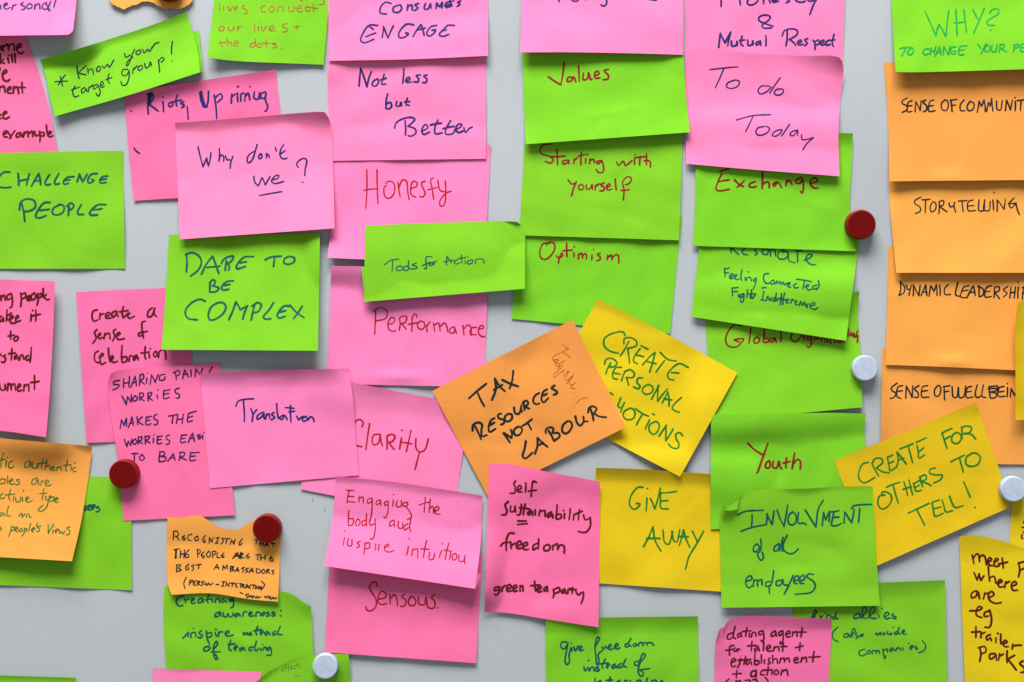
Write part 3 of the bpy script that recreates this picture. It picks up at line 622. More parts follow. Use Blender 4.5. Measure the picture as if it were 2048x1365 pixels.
note(col='green', ink='darkred', pen=3.8, c=[(1050, 270), (1366, 262), (1358, 481), (1039, 471)], b=(4, 7), e={'l': [(1044, 380)]},
     label='green note reading Starting with yourself in dark red',
     x=[(1000, 250, "405,155 350,160 318,200 330,230 400,255 425,280 405,305 360,292|455,198 457,260 460,320|400,255 520,250|535,280 500,295 505,315 540,300 548,280 550,312|590,310 592,270|592,285 620,262|650,218 645,320|628,250 680,235|685,270 682,310|692,240 705,235|715,310 718,270|718,285 745,275 755,305|805,285 770,295 780,312 810,290|812,285 828,340 820,378 785,380 768,355"),
        (1000, 250, "930,295 945,325 985,290 1000,325 1055,285|1072,280 1075,318|1078,240 1080,242|1120,255 1115,325|1075,265 1160,255|1170,230 1170,320|1150,290 1185,285 1200,300 1200,340"),
        (1000, 250, "543,440 575,475 595,465|610,455 590,500 570,570|650,475 628,490 632,515 660,515 668,490 650,475|690,480 690,510 720,510 735,475 738,515|760,520 762,480|762,490 795,470|830,465 805,480 835,505 825,525 795,528|850,500 880,485 875,470 850,490 860,520 895,512|920,435 928,520|985,600 990,520 980,455 1020,415 1048,425 1035,465 1000,480|965,525 1035,518")])
note(col='green', ink='darkred', pen=3.8, c=[(1408, 600), (1719, 583), (1725, 815), (1430, 843)], e={'r': [(1716, 625), (1719, 680), (1721, 700)], 'l': [(1414, 690)]}, b=(15, 7), t=(3, 9), tv=.2,
     label='green note reading Global Organisation in dark red, its first line half hidden',
     x=[(1340, 480, "570,690 515,680 460,740 445,810 470,850 530,855 570,820 590,792 510,800 555,815|645,705 640,760 630,828|695,775 670,795 675,825 705,820 715,790 695,775|755,710 745,815|748,790 785,790 785,815 750,820|830,785 800,800 810,820 840,790 835,780 850,820|885,730 885,815"),
        (1340, 480, "975,745 965,790 1000,815 1040,780 1045,755|1060,755 1068,800|1068,780 1090,755|1115,765 1090,790 1110,800 1130,770|1130,770 1125,840 1105,860 1090,840|1165,775 1145,795 1165,800 1180,775 1185,800|1200,780 1210,815|1215,795 1230,785 1240,820|1255,790 1260,820|1290,795 1275,810 1290,825 1280,830|1310,790 1315,825|1340,800 1330,815 1350,820 1360,795 1365,825|1390,780 1385,820|1425,715 1420,775|1445,740 1435,760 1450,765 1460,745|1465,780 1468,745|1470,750 1480,780 1500,715|1500,715 1500,770 1495,820")])
note(col='green', ink='teal', pen=3.3, c=[(1402, 460), (1720, 470), (1692, 682), (1383, 634)], e={'r': [(1708, 560)]}, b=(10, 16), 
     label='green note reading Resonate, Feeling Connected, Fight Indifference in teal script',
     x=[(1340, 480, "480,40 485,75 490,105|480,45 520,50 495,75|500,75 550,118|600,68 575,95 590,115 620,120|690,75 675,88 700,110 675,122|745,75 735,105 775,118 785,80 755,72|800,130 805,80|805,85 830,72 845,130|905,80 860,110 870,150 920,150 945,110 915,90 900,105|945,110 950,165 1000,185|1020,85 1018,130 1020,180|1000,90 1060,88|1070,165 1115,145 1135,120 1110,115 1085,150 1120,195 1165,200"),
        (1340, 480, "435,230 440,300|435,232 475,225|435,265 470,262|475,300 505,285 500,270 478,285 480,310 515,305|515,300 535,285 528,275 515,295 530,318 560,310|575,240 565,300 575,328|600,300 602,325|625,255 630,258|610,325 615,305 640,300 650,330|690,305 665,320 670,335 690,315|692,305 680,360 662,398"),
        (1340, 480, "790,270 755,275 748,320 770,348 800,345|825,320 805,335 810,355 835,345 825,320|845,355 855,325 865,350 880,330 885,355|890,355 905,335 912,360 935,345|940,360 960,350 950,340 940,370 965,380|1010,350 985,365 1000,385 1025,380|1075,320 1060,395|1010,315 1130,335|1080,375 1110,365 1100,355 1085,375 1105,400 1130,395|1185,325 1190,370 1170,400|1175,360 1140,375 1145,395 1180,385"),
        (1340, 480, "495,385 500,450|495,385 545,380|500,415 540,412|545,435 548,460|590,430 560,440 565,465 590,440|592,435 585,490 570,500 560,480|620,400 612,460|615,440 640,430 640,465|650,400 655,470 685,430|635,432 680,430"),
        (1340, 480, "735,385 770,382|750,410 740,480|725,478 770,488|770,485 780,450 795,485 810,455 805,488|835,460 820,485 840,490 845,460|848,425 840,490|850,475 860,490|890,430 880,520|860,470 900,465|915,425 900,520|880,480 930,478|925,490 950,480 940,470 925,500 950,505|965,505 975,475 995,490|1000,500 1015,490 1010,485 1000,515 1020,518|1030,525 1045,490 1055,525 1075,495 1080,530|1105,510 1085,530 1100,540|1115,530 1160,515 1150,500 1120,520 1125,545 1160,555 1180,540")])
note(col='green', ink='darkred', pen=4.4, c=[(1390, 260), (1706, 267), (1712, 503), (1386, 492)], e={'r': [(1704, 330), (1700, 385), (1702, 440)], 'l': [(1391, 400)]}, b=(6, 0), t=(3, 5), tv=.12,
     label='green note reading Exchange in dark red, held by a red magnet on its right edge',
     x=[(1340, 280, "400,252 440,238 470,232|415,270 385,330 368,395 390,408 475,395|385,335 475,320|515,320 550,355 590,375|595,325 535,380|680,335 640,350 630,370 665,380 690,370|740,255 738,320 735,390|740,355 775,335 790,345 792,385|850,335 822,355 830,370 865,340 890,380 893,383|925,365 935,320|935,335 960,330 975,360|1050,300 1010,320 1005,345 1040,345 1060,310|1060,310 1065,380 1055,425 1040,410|1130,350 1175,330 1165,305 1130,315 1120,350 1150,385 1185,385")])
note(col='pink', ink='blue', pen=4.4, c=[(1368, -110), (1690, -115), (1685, 122), (1371, 100)], b=(0, 1), e={'r': [(1689, 0)]},
     label='pink note at the top reading Honesty and Mutual Respect in blue',
     x=[(1300, 0, "567,-60 568,0 568,55|700,-60 715,0 722,42|800,-20 775,20 795,42 840,30 865,-10 830,-40|905,-20 908,35|910,0 940,-25 960,30|975,10 1010,0 1000,-20 975,-10 985,20 1030,10|1120,-20 1090,-10 1115,10 1085,25|1170,-60 1165,5 1215,20 1240,10|1240,-30 1270,10 1310,5|1345,-30 1310,30 1275,120"),
        (1300, 0, "970,225 905,225 895,205 950,160 960,135 915,122 870,140 870,165 920,190 985,212"),
        (1300, 0, "548,380 555,320 562,265|562,270 600,345|600,345 645,258|645,258 630,315 620,370|650,330 655,370 690,360 695,325 697,368|735,290 725,350 745,370|715,325 760,320|780,320 785,365 815,355 820,320 822,362|870,330 845,345 850,362 875,345 880,325 885,365|925,285 925,370"),
        (1300, 0, "1095,245 1095,310 1085,372|1055,290 1075,245 1130,232 1175,245 1175,275 1110,320|1115,315 1150,345 1165,368|1175,345 1210,335 1205,320 1180,335 1185,360 1225,355|1260,310 1235,320 1255,345 1235,368|1300,320 1315,345 1318,400|1315,335 1345,320 1350,350 1320,362|1360,350 1390,335 1385,320 1360,340 1370,362 1400,355|1430,320 1405,340 1410,362 1440,355|1470,275 1455,345 1465,375|1430,325 1480,320")])
note(col='pink', ink='blue', pen=3.4, c=[(1370, 98), (1680, 116), (1679, 353), (1372, 328)], e={'t': [(1460, 104), (1600, 112), (1665, 112)], 'r': [(1687, 135), (1682, 185), (1677, 260)], 'b': [(1500, 339)]}, b=(10, 13), t=(1, 7), tv=.18, k={'tr': (15, 105)},
     label='pink note reading To do Today in blue, its top right corner rounded and dark',
     x=[(1300, 0, "478,558 590,545 702,535|590,548 560,620 520,705|680,640 620,665 612,695 650,708 700,690 715,655 690,640"), (1300, 0, "1040,622 985,700 955,748|955,690 890,690 862,725 880,752 930,735 970,695|1045,710 1005,720 992,745 1015,762 1055,750 1065,720 1045,710"),
        (1300, 0, "690,960 820,925 965,917|825,925 795,990 762,1055|920,1010 860,1025 845,1060 870,1082 930,1065 955,1030 930,1010|1115,993 1070,1060 1050,1088|1050,1035 1000,1050 975,1080 1000,1090 1045,1060 1055,1040|1180,1040 1130,1055 1118,1080 1145,1085 1180,1045 1178,1085|1210,1078 1215,1115 1250,1115 1300,1100|1305,1100 1250,1150 1220,1200")])
note(col='green', ink='darkred', pen=4.4, c=[(1044, 96), (1367, 106), (1380, 265), (1051, 289)], e={'r': [(1372, 190)]}, b=(14, 17), bp=1.4, v0=.1,
     label='green note reading Values in dark red',
     x=[(900, 0, "785,615 835,650 885,680|885,680 900,600 912,500|985,620 945,620 935,650 965,650 985,615 1005,655|1025,528 1030,590 1032,655|1065,585 1065,640 1100,625 1105,580 1125,640 1135,632|1160,605 1190,590 1180,570 1155,585 1160,625 1200,622|1265,555 1230,565 1265,605 1260,632 1222,638")])
note(col='pink', ink='blue', pen=4, c=[(1045, -120), (1367, -110), (1366, 110), (1041, 105)], e={'b': [(1140, 105), (1260, 107)], 'l': [(1043, 0)]}, b=(20, 9), bp=1.4,
     label='pink note above Values whose blue word is cut off by the picture edge',
     x=[(900, 0, "868,-60 868,-20 870,18|960,-20 985,10 1020,8 1035,-20|1080,0 1085,-30|1150,-10 1190,-5|1240,-40 1250,0 1248,35 1225,50 1205,40|1570,-10 1610,0 1650,5")])
note(col='green', ink='teal', pen=2.7, c=[(731, 452), (1034, 444), (1050, 578), (728, 604)], e={'t': [(850, 447), (1005, 443)], 'r': [(1048, 458), (1050, 510)], 'l': [(729, 530)]}, b=(18, 22), bp=1.0, v0=.1, t=(4, 5), tv=.16, k={'tr': (7, 60)}, flap=[(723, 535), (760, 530), (760, 600), (729, 603)],
     label='small folded green note reading Tools for Action',
     x=[(640, 300, "515,918 560,885 632,872|580,885 578,930 575,978|650,930 615,935 610,960 645,962 665,940 650,930|685,930 665,940 668,960 700,960 710,935 690,930|708,885 705,920 710,955|770,905 735,920 775,935 770,948 720,950"),
        (640, 300, "895,855 850,855 845,900 850,950 830,945|815,925 880,895|885,905 868,915 875,925 900,915 895,900 885,905|905,895 910,920|910,905 930,885"),
        (640, 300, "1010,920 1010,885 1015,850|1015,850 1050,905|990,895 1070,880|1095,880 1070,895 1085,912 1120,900|1130,840 1130,875 1135,905|1100,870 1165,862|1160,885 1160,910|1180,855 1182,857|1200,880 1175,895 1185,912 1215,900 1220,880 1200,880|1240,910 1245,880 1280,870 1305,880 1308,910")])
note(col='yellow', ink='green', pen=4, c=[(1192, 936), (1500, 955), (1490, 1187), (1180, 1166)], e={'t': [(1300, 940)]}, b=(3, 4), t=(7, 7), tv=.13,
     label='yellow note reading GIVE AWAY in green capitals',
     x=[(920, 900, "1460,300 1420,300 1365,370 1355,440 1390,475 1425,455 1435,430 1405,430|1492,385 1490,440 1485,490|1495,308 1500,312|1520,390 1540,430 1555,475|1600,305 1580,390 1555,475|1590,345 1660,342 1730,332|1600,340 1600,400 1605,465 1665,472|1600,410 1665,405"),
        (920, 900, "1465,775 1510,690 1540,615|1540,615 1560,730 1605,810|1490,710 1600,708|1620,640 1635,740 1665,755 1700,650|1690,650 1710,730 1730,735 1755,635|1750,765 1770,700 1785,640|1785,640 1800,700 1835,780|1745,690 1825,695|1855,650 1895,735|1945,650 1890,750 1830,850 1800,955")])
note(col='green', ink='darkred', pen=4.6, c=[(1422, 830), (1732, 828), (1742, 1050), (1421, 1059)], e={'r': [(1729, 860), (1733, 920)], 't': [(1560, 828), (1660, 826)]}, b=(2, 2), t=(2, 5), tv=.12,
     label='green note reading Youth in dark red',
     x=[(1340, 800, "620,345 670,395 740,440|782,348 745,450 700,580|694,582 700,584|790,485 765,510 765,540 790,545 800,510 790,485|825,490 820,535 850,545 870,490 880,540 895,552|930,465 925,545|905,505 960,490|995,425 985,485 975,552|985,510 1020,475 1040,490 1040,555")])
note(col='yellow', ink='green', pen=4, c=[(1196, 598), (1475, 746), (1360, 954), (1080, 807)], e={'t': [(1340, 672)]}, b=(4, 4), t=(4, 2), tv=.16,
     label='yellow note turned on its corner reading CREATE PERSONAL EMOTIONS in green',
     x=[(1140, 590, "440,325 425,298 350,305 275,350 275,410 320,450 390,468|470,370 440,430 400,490|430,390 435,350 480,342 530,370 530,405 460,430|460,430 470,490 475,548|565,405 625,435|560,430 510,500 510,535 540,550|530,480 590,495|580,560 630,500 680,460|680,460 660,540 635,620|610,530 690,550|720,460 780,515 850,530|755,525 720,570 685,620|945,580 870,550 780,635 790,670 830,682|810,620 870,625"),
        (1140, 590, "325,545 300,590 285,632|275,555 290,515 340,510 375,545 350,575 315,575|410,580 370,580 340,630 345,665 380,675|350,625 405,635|440,610 410,690|435,615 480,598 515,630 500,660 450,660|450,660 470,725|580,665 545,665 535,700 560,730 545,750 505,735|625,715 585,740 580,775 610,795 655,775 660,735 625,715|650,835 710,720|705,725 700,790 700,850|700,850 780,750|735,865 780,775|780,775 790,830 790,890|750,830 815,840|890,820 835,870 815,905 835,925 875,938"),
        (1140, 590, "320,780 345,800|405,825 380,885|380,885 405,905 435,860|435,860 405,940|480,905 435,930 425,965 450,995 500,990 520,945 500,910 480,905|525,910 580,950 630,970|580,950 550,1000 530,1040|635,1000 600,1075|660,950 675,958|685,1010 635,1040 635,1090 670,1115 705,1080 710,1030 685,1010|710,1130 770,1040|765,1045 765,1165|765,1165 825,1070|900,1125 875,1100 845,1115 850,1155 870,1190 860,1225 815,1220 785,1190")])
note(col='orange', ink='black', pen=5, c=[(865, 782), (1145, 640), (1252, 855), (975, 992)], e={'l': [(905, 860)], 'b': [(1110, 925)]}, b=(1, 9), t=(2, 2), k={'br': (8, 120), 'tl': (4, 80)},
     label='orange note at a slant reading TAX RESOURCES NOT LABOUR in black',
     x=[(860, 620, "310,708 375,650 450,590|375,650 405,720 435,772|495,720 525,635 518,550|518,550 555,610 600,652|510,640 580,598|578,560 640,590 705,612|665,487 655,570 635,630"),
        (860, 620, "360,930 385,980 408,1035|340,965 345,920 385,900 415,915 410,960|410,960 415,1010 455,1000|515,865 490,880 468,930 475,975 525,950|475,925 515,900|570,830 545,835 548,865 590,880 590,905 565,918|625,830 600,850 600,885 630,890 655,865 650,835 625,830|670,780 680,825 710,830 725,790 730,760|725,790 735,815|745,735 755,805|740,745 765,725 785,745 760,775|760,775 795,790|870,665 835,690 825,735 850,755 875,745|935,635 905,655 890,715 905,740 945,705|900,685 935,670|995,605 970,625 1010,650 1015,665 985,680"),
        (860, 620, "585,985 615,1025 640,1062|590,985 650,1025|650,1025 655,990 645,955|700,935 670,960 680,1000 710,1000 735,965 725,935 700,935|740,925 775,905 815,872|775,900 795,930 810,958"),
        (860, 620, "765,1050 755,1110 740,1170 760,1187 820,1140|838,1150 858,1085 858,1020|858,1020 900,1065 940,1095|855,1090 905,1060|945,965 970,1005 992,1050|925,985 925,955 965,938 985,950 975,985|975,985 1025,985 1035,1010 995,1045|1095,890 1060,925 1058,975 1085,988 1120,960 1135,915 1115,890 1095,890|1160,850 1175,905 1200,925 1225,895 1225,850|1225,895 1262,890|1280,790 1300,845 1305,885|1262,820 1270,785 1300,770 1330,790 1310,825|1310,825 1335,845 1370,855 1408,858")],
     thin=('sepia', 1.25, (860, 620, "1055,272 1085,300 1110,315|1105,310 1040,345 985,375 980,395 1000,415 1030,400 1010,395 990,400|1060,340 1095,362 1125,385|985,400 1020,430 1080,405 1050,420|1010,450 1060,440 1030,480 985,525 990,540 1040,500 1070,480 1060,510|1065,530 1110,490 1075,560 1100,560 1130,530|1090,590 1150,520 1110,580 1130,600 1165,580 1120,620 1160,630|1145,660 1150,663|1170,745 1200,715 1258,700|1146,760 1152,762|1095,490 1100,492|1140,510 1146,512|1000,410 1005,440 1040,455 1015,470")))
note(col='rose', ink='red', pen=3.6, c=[(660, 1100), (965, 1108), (952, 1327), (649, 1305)], e={'l': [(655, 1200)]}, b=(5, 6),
     label='pink note reading Sensous. in red',
     x=[(560, 1023, "775,600 770,570 735,570 715,610 735,650 765,700 765,760 725,795 690,785 688,760|790,700 840,690 845,655 810,640 785,680 785,730 820,745 850,735|875,660 880,740|880,700 910,665 930,690 940,755|995,665 970,680 1005,710 995,755 960,760|1045,680 1025,715 1035,750 1070,750 1085,715 1065,685 1045,680|1105,680 1110,740 1150,745 1165,690|1165,690 1175,760|1235,665 1210,690 1235,720 1230,770 1200,775 1180,765|1258,770 1264,772")])
note(col='pink', ink='red', pen=2.9, c=[(672, 953), (965, 992), (950, 1178), (647, 1132)], e={'l': [(668, 1010), (659, 1075)], 't': [(800, 966)], 'r': [(961, 1090)]}, tab=[(950, 1177, -0.6), (955, 1146, -3), (963, 1151, -9)], b=(24, 28), bp=1.35, t=(4, 5), tv=.16,
     label='pink note reading Engaging the body and inspire intuition, its lower edge raised',
     x=[(560, 760, "555,880 540,940 535,985|530,882 590,885|540,930 590,932|535,970 600,978|630,930 630,980|630,950 660,935 665,985|735,945 700,955 700,985 735,970|735,945 735,1030 722,1120|800,960 770,970 770,1000 800,980|800,960 805,1005|860,970 835,980 840,1005 865,990|865,970 860,1060 840,1105 828,1090|905,960 900,1010|905,915 908,918|935,965 930,1010 965,1010 970,965|1015,980 985,985 985,1010 1020,1000 1015,975|1005,1010 1040,1060 1050,1095 1015,1118"),
        (560, 760, "1160,940 1155,1000 1150,1060|1110,1000 1200,975|1200,950 1195,1010 1190,1060|1190,1030 1220,1010 1225,1065|1235,1050 1270,1030 1255,1010 1235,1035 1245,1070 1280,1072"),
        (560, 760, "550,1045 545,1160|545,1110 585,1110 580,1155 545,1165|620,1110 605,1135 610,1165 635,1155 635,1120 620,1110|685,1120 655,1135 660,1165 690,1145|690,1070 690,1170|715,1120 720,1160 755,1150|760,1110 760,1200 740,1270 720,1270"),
        (560, 760, "910,1120 880,1135 875,1170 905,1155|910,1120 915,1175|945,1130 945,1180 975,1185 980,1140|1020,1150 990,1170 995,1200 1025,1180|1045,1110 1035,1180 1045,1215"),
        (560, 1023, "515,210 505,270|515,155 518,158|545,215 540,270 570,275 575,220|640,240 615,250 635,275 615,292|680,250 675,300 668,345|680,260 710,250 715,290 680,300|765,260 760,310|790,265 785,312|835,290 870,275 860,262 835,280 840,315 875,325 910,312"),
        (560, 1023, "1025,280 1010,350|1030,218 1034,220|1050,355 1060,295|1060,310 1095,300 1100,375|1170,235 1155,300 1145,370|1120,300 1190,305|1195,330 1190,380 1220,385 1235,335|1290,315 1270,370|1295,258 1298,262|1350,250 1330,320 1320,385|1310,310 1370,320|1365,330 1355,385|1395,335 1375,360 1385,390 1410,375 1410,345 1395,335|1430,350 1430,395 1460,400 1480,350|1475,360 1475,420")])
note(col='green', ink='teal', pen=4, c=[(1091, 1237), (1396, 1233), (1398, 1420), (1092, 1420)], t=(5, 5), tv=.18,
     label='green note at the bottom edge reading give freedom instead of in teal script',
     x=[(1040, 1023, "375,1045 335,1045 325,1080 350,1100 380,1060|385,1050 370,1120 360,1200 375,1225 395,1200 390,1150|390,1150 410,1085 415,1115|410,1055 413,1057|430,1080 440,1115 465,1075|470,1105 495,1085 485,1075 470,1095 480,1115 510,1105"),
        (1040, 1023, "600,1080 635,1010 620,1005 600,1060 605,1150 615,1225 630,1200 625,1140 660,1110|655,1085 670,1102 680,1075 700,1098|705,1095 730,1070 720,1060 705,1085 715,1105 745,1095|755,1090 785,1065 770,1055 755,1080 765,1100 800,1090|860,1055 840,1065 845,1085 870,1075|885,1015 865,1060 890,1080|920,1055 900,1070 915,1080 935,1065 920,1055|945,1075 955,1050 980,1050 980,1075|985,1055 1010,1048 1015,1070|1020,1052 1045,1048 1070,1072"),
        (1040, 1023, "510,1240 520,1275 545,1245 550,1275|545,1190 550,1193|555,1275 570,1245 590,1250 590,1275|625,1240 605,1250 635,1265 620,1278 600,1270|680,1180 655,1240 665,1255|630,1220 705,1210|690,1245 715,1225 705,1215 690,1235 700,1255|760,1220 735,1235 740,1255 770,1235 775,1252|810,1215 785,1230 795,1250 820,1235|845,1180 825,1230 850,1245"),
        (1040, 1023, "945,1195 915,1205 920,1230 945,1225 950,1200|955,1215 1000,1150 985,1135 965,1170 950,1230 945,1290 970,1320 985,1290 950,1265|950,1270 1035,1255"),
        (1040, 1023, "600,1335 595,1400|620,1365 645,1350 635,1395|720,1325 705,1400|690,1350 740,1348|765,1370 800,1348 775,1385 800,1395|830,1395 840,1350 860,1352|880,1350 885,1395|930,1395 935,1355 960,1350 970,1390|1015,1335 1018,1338|1010,1350 1015,1395|1050,1395 1055,1355 1085,1350 1095,1395|1110,1370 1140,1350 1120,1390 1150,1390")])
note(col='rose', ink='brown', pen=4.6, c=[(978, 928), (1200, 964), (1197, 1255), (969, 1225)], e={'t': [(1020, 929), (1100, 945)], 'l': [(974, 1070)], 'b': [(1010, 1226), (1100, 1240)]}, b=(3, 8), l=4, r=3,
     label='pink upright note reading self sustainability, freedom, green tea party in brown',
     x=[(920, 900, "445,250 430,265 440,300 435,345 398,348|455,325 490,305 480,285 460,300 465,335 495,335|525,265 522,340|610,262 585,250 575,290 568,375|545,330 612,322"),
        (920, 900, "385,415 360,440 375,490 360,520 330,518|405,450 405,495 430,490 440,450|440,450 445,500|490,435 485,490 475,520 455,520|520,435 505,520|475,462 560,475|565,480 540,505 550,520 575,490 580,525|600,480 600,520|630,525 640,480|640,495 675,485 680,535|730,495 700,515 705,540 735,510 740,545|775,440 765,550|770,520 805,515 805,545 770,555|835,510 832,550|825,485 828,488|880,470 870,558|910,515 905,562|955,480 945,560|920,515 980,490|985,520 1000,560 1035,545|1040,540 1040,610 1010,655 975,660 942,650"),
        (920, 900, "462,568 530,568|460,597 540,590"),
        (920, 900, "432,668 400,665 375,700 368,805|325,768 345,745 400,738|405,735 410,790|410,765 440,745|455,770 490,750 480,728 455,745 455,785 495,785|505,775 540,755 530,738 505,755 510,795 550,795|620,745 585,765 585,800 615,780|628,710 625,795|700,755 670,775 675,805 710,800 720,770 700,755|740,800 740,760|745,770 775,750 780,800|785,790 800,760 830,770 832,828"),
        (920, 900, "310,1095 280,1100 275,1125 310,1115|315,1095 315,1130 290,1162 275,1150|335,1130 338,1095|340,1105 365,1080|375,1115 410,1095 395,1075 375,1095 380,1130 415,1125|425,1115 455,1095 445,1080 425,1095 430,1130 460,1125|480,1130 480,1080|482,1095 500,1085 502,1130"),
        (920, 900, "595,1050 598,1090 605,1130|565,1085 640,1080|620,1120 650,1100 640,1090 620,1105 625,1135 655,1130|695,1090 670,1110 675,1130 700,1105|695,1090 702,1135"),
        (920, 900, "745,1115 750,1150 742,1185|745,1120 790,1100 795,1130 750,1150|835,1110 810,1130 820,1145 840,1125|838,1112 845,1150|860,1150 865,1115 890,1105|900,1100 895,1150|880,1120 930,1115|925,1130 945,1160 970,1140|985,1135 985,1175 965,1232")])
note(col='orange', ink='black', pen=3.6, c=[(1765, 696), (2085, 700), (2085, 930), (1760, 925)], b=(4, 5),
     label='orange note reading SENSE OF WELLBEING in black, lowest of the orange column',
     x=[(1700, 540, "375,905 330,945 335,965 365,985 355,1015 320,1030|420,925 385,935 375,1010 410,1030|380,970 420,965|445,1025 450,925|450,930 495,1020|495,1020 500,925|550,925 515,950 545,985 540,1020 510,1015|620,925 580,935 575,1015 630,1015|575,970 620,965"),
        (1700, 540, "700,925 675,960 680,1005 705,1010 725,960 715,925 700,925|750,930 755,1040|745,935 800,925|750,975 790,970"),
        (1700, 540, "815,935 825,1015 850,1020 865,940|865,940 875,1020 905,1015 925,925|970,930 935,945 930,1020 985,1015|930,975 970,970|1015,920 1000,1000 1015,1020 1045,1010|1065,920 1055,1010 1085,1020|1110,930 1120,1020|1110,935 1180,930 1165,965 1120,975|1120,975 1170,990 1160,1020 1120,1025|1100,950 1190,945|1230,930 1190,945 1185,1010 1240,1010|1190,975 1230,970|1258,940 1255,1015|1255,908 1260,912|1280,1015 1285,950|1285,950 1320,1010|1320,1010 1330,945")])
note(col='orange', ink='black', pen=3.4, c=[(1777, 492), (2095, 495), (2095, 744), (1771, 730)], e={'b': [(1880, 734)]}, b=(7, 10), g=[(.42, .95, .12, .05, 3.5)],
     label='orange note reading DYNAMIC LEADERSHIP in black',
     x=[(1700, 300, "400,1050 405,1120 390,1165|400,1050 435,1095 430,1140 390,1165|450,1080 460,1115 485,1110|490,1080 480,1120 470,1165|505,1165 505,1075|505,1080 550,1165|550,1165 560,1080|568,1165 605,1080|605,1080 615,1165|580,1135 615,1135|630,1170 645,1085|645,1085 670,1130|670,1130 690,1075|690,1075 695,1165|715,1080 720,1165|785,1075 755,1110 760,1155 805,1155"),
        (1700, 300, "860,1060 845,1160 880,1170|950,1085 910,1095 885,1175 935,1180|895,1130 945,1120|935,1180 985,1085|985,1085 1000,1165|950,1140 1000,1135|1030,1085 1030,1175|1020,1090 1065,1115 1060,1160 1030,1175|1130,1085 1090,1100 1080,1175 1130,1170|1085,1135 1120,1130|1150,1180 1155,1095|1155,1095 1190,1095 1190,1125 1155,1140|1155,1140 1195,1190|1260,1090 1225,1120 1255,1145 1225,1175|1285,1095 1275,1185|1320,1095 1310,1185|1280,1140 1320,1138|1345,1095 1340,1185|1340,1055 1345,1060|1385,1095 1375,1195|1375,1100 1410,1100 1400,1140 1375,1145")])
note(col='orange', ink='black', pen=3.2, c=[(1777, 318), (2092, 322), (2098, 546), (1793, 546)], e={'l': [(1779, 400), (1785, 470)]}, b=(14, 14), r=2,
     label='orange note reading STORYTELLING in black',
     x=[(1700, 300, "565,378 515,410 520,430 560,460 560,490 520,510|575,400 640,395|605,400 602,450 600,505|660,415 640,455 650,495 680,480 685,430 665,412|710,510 712,410|712,415 745,405 745,440 715,450|715,450 775,495|790,425 800,455 825,450|835,420 830,450 845,500|865,410 935,405|895,410 905,495|985,400 945,415 945,485 1005,485|945,450 990,445|1030,400 1030,485 1065,485 1075,400|1075,400 1070,480 1110,485 1120,410|1140,400 1145,480|1148,340 1152,346|1175,490 1175,400|1175,400 1230,475|1230,475 1240,390|1310,385 1270,430 1285,465 1325,430|1265,430 1330,425|1325,430 1340,490 1355,520")])
note(col='orange', ink='black', pen=3.6, c=[(1768, 126), (2090, 115), (2095, 360), (1779, 363)], e={'l': [(1776, 240)]}, b=(16, 16), g=[(.36, .97, .1, .05, 2.5)],
     label='orange note reading SENSE OF COMMUNITY in black, topmost of the orange column',
     x=[(1640, 0, "695,785 655,810 660,830 695,850 690,880 655,900|735,805 705,820 700,895 735,890|700,850 735,845|760,895 765,810|765,815 800,885|800,885 808,805|845,800 820,815 850,845 850,880 825,895|910,800 880,810 870,890 920,885|870,850 905,845"),
        (1640, 0, "995,800 970,830 975,875 1005,885 1025,850 1015,805 995,800|1045,800 1055,895|1040,805 1095,795|1050,845 1085,840"),
        (1640, 0, "1150,800 1120,840 1125,885 1160,885|1200,810 1175,850 1185,885 1220,875 1230,830 1200,810|1255,900 1270,810|1270,810 1290,850|1290,850 1310,800|1310,800 1320,895|1330,890 1345,820|1345,820 1360,850|1360,850 1370,790|1370,790 1380,890|1410,810 1415,875 1440,880 1455,805|1480,885 1490,800|1490,800 1520,880|1520,880 1535,800|1560,812 1558,885|1556,780 1560,783|1575,805 1650,795|1608,800 1600,885|1650,800 1665,835|1680,800 1660,885")])
note(col='green', ink='brightgreen', pen=3.6, c=[(1778, -110), (2100, -110), (2105, 137), (1791, 144)], e={'b': [(1815, 145), (1950, 142)], 'l': [(1784, 20)]}, b=(22, 22), bp=1.5,
     label='green note at the top right asking WHY? in bright green capitals',
     x=[(1640, 0, "838,92 870,160 925,288|925,288 950,195|950,195 1005,295|1005,295 1015,190 1028,85|1085,80 1090,180 1095,290|1150,80 1170,260|1070,185 1165,175|1220,78 1260,155|1312,68 1265,180 1225,270|1355,110 1375,80 1425,75 1425,110 1380,140 1335,175 1340,200 1395,205|1361,241 1366,244"),
        (1640, 0, "640,390 720,378|685,385 670,420 650,450|735,385 710,400 700,435 725,440 748,410 740,385"), (1640, 0, "875,395 840,395 822,425 840,440 870,430|890,385 880,440|925,375 910,435|880,415 920,408|920,450 955,370|955,370 965,440|930,420 970,415|985,440 990,370|990,375 1025,440|1025,440 1040,370|1085,375 1050,385 1045,425 1075,435 1080,410 1060,410|1175,368 1120,375 1110,440 1150,438|1115,405 1155,400"),
        (1640, 0, "1260,355 1285,390|1325,350 1285,435|1335,360 1315,385 1320,415 1350,410 1355,370 1335,360|1375,360 1370,410 1400,415 1415,355|1430,420 1438,355|1438,360 1470,355 1465,385 1440,390|1440,390 1490,415"),
        (1640, 0, "1545,415 1555,360|1550,362 1580,355 1585,375 1555,390|1650,352 1605,360 1605,410 1650,408|1605,385 1640,380")])
note(col='yellow', c=[(2024, 985), (2200, 1000), (2190, 1200), (2014, 1200)], ink='brown', pen=4, b=(3, 3),
     label='yellow note at the right edge behind the meet people note, below a white magnet',
     x=[('w', 'so', 2042, 1055, 2070, 1055, 14, 8), ('w', 'is', 2038, 1078, 2075, 1078, 10, 8)])
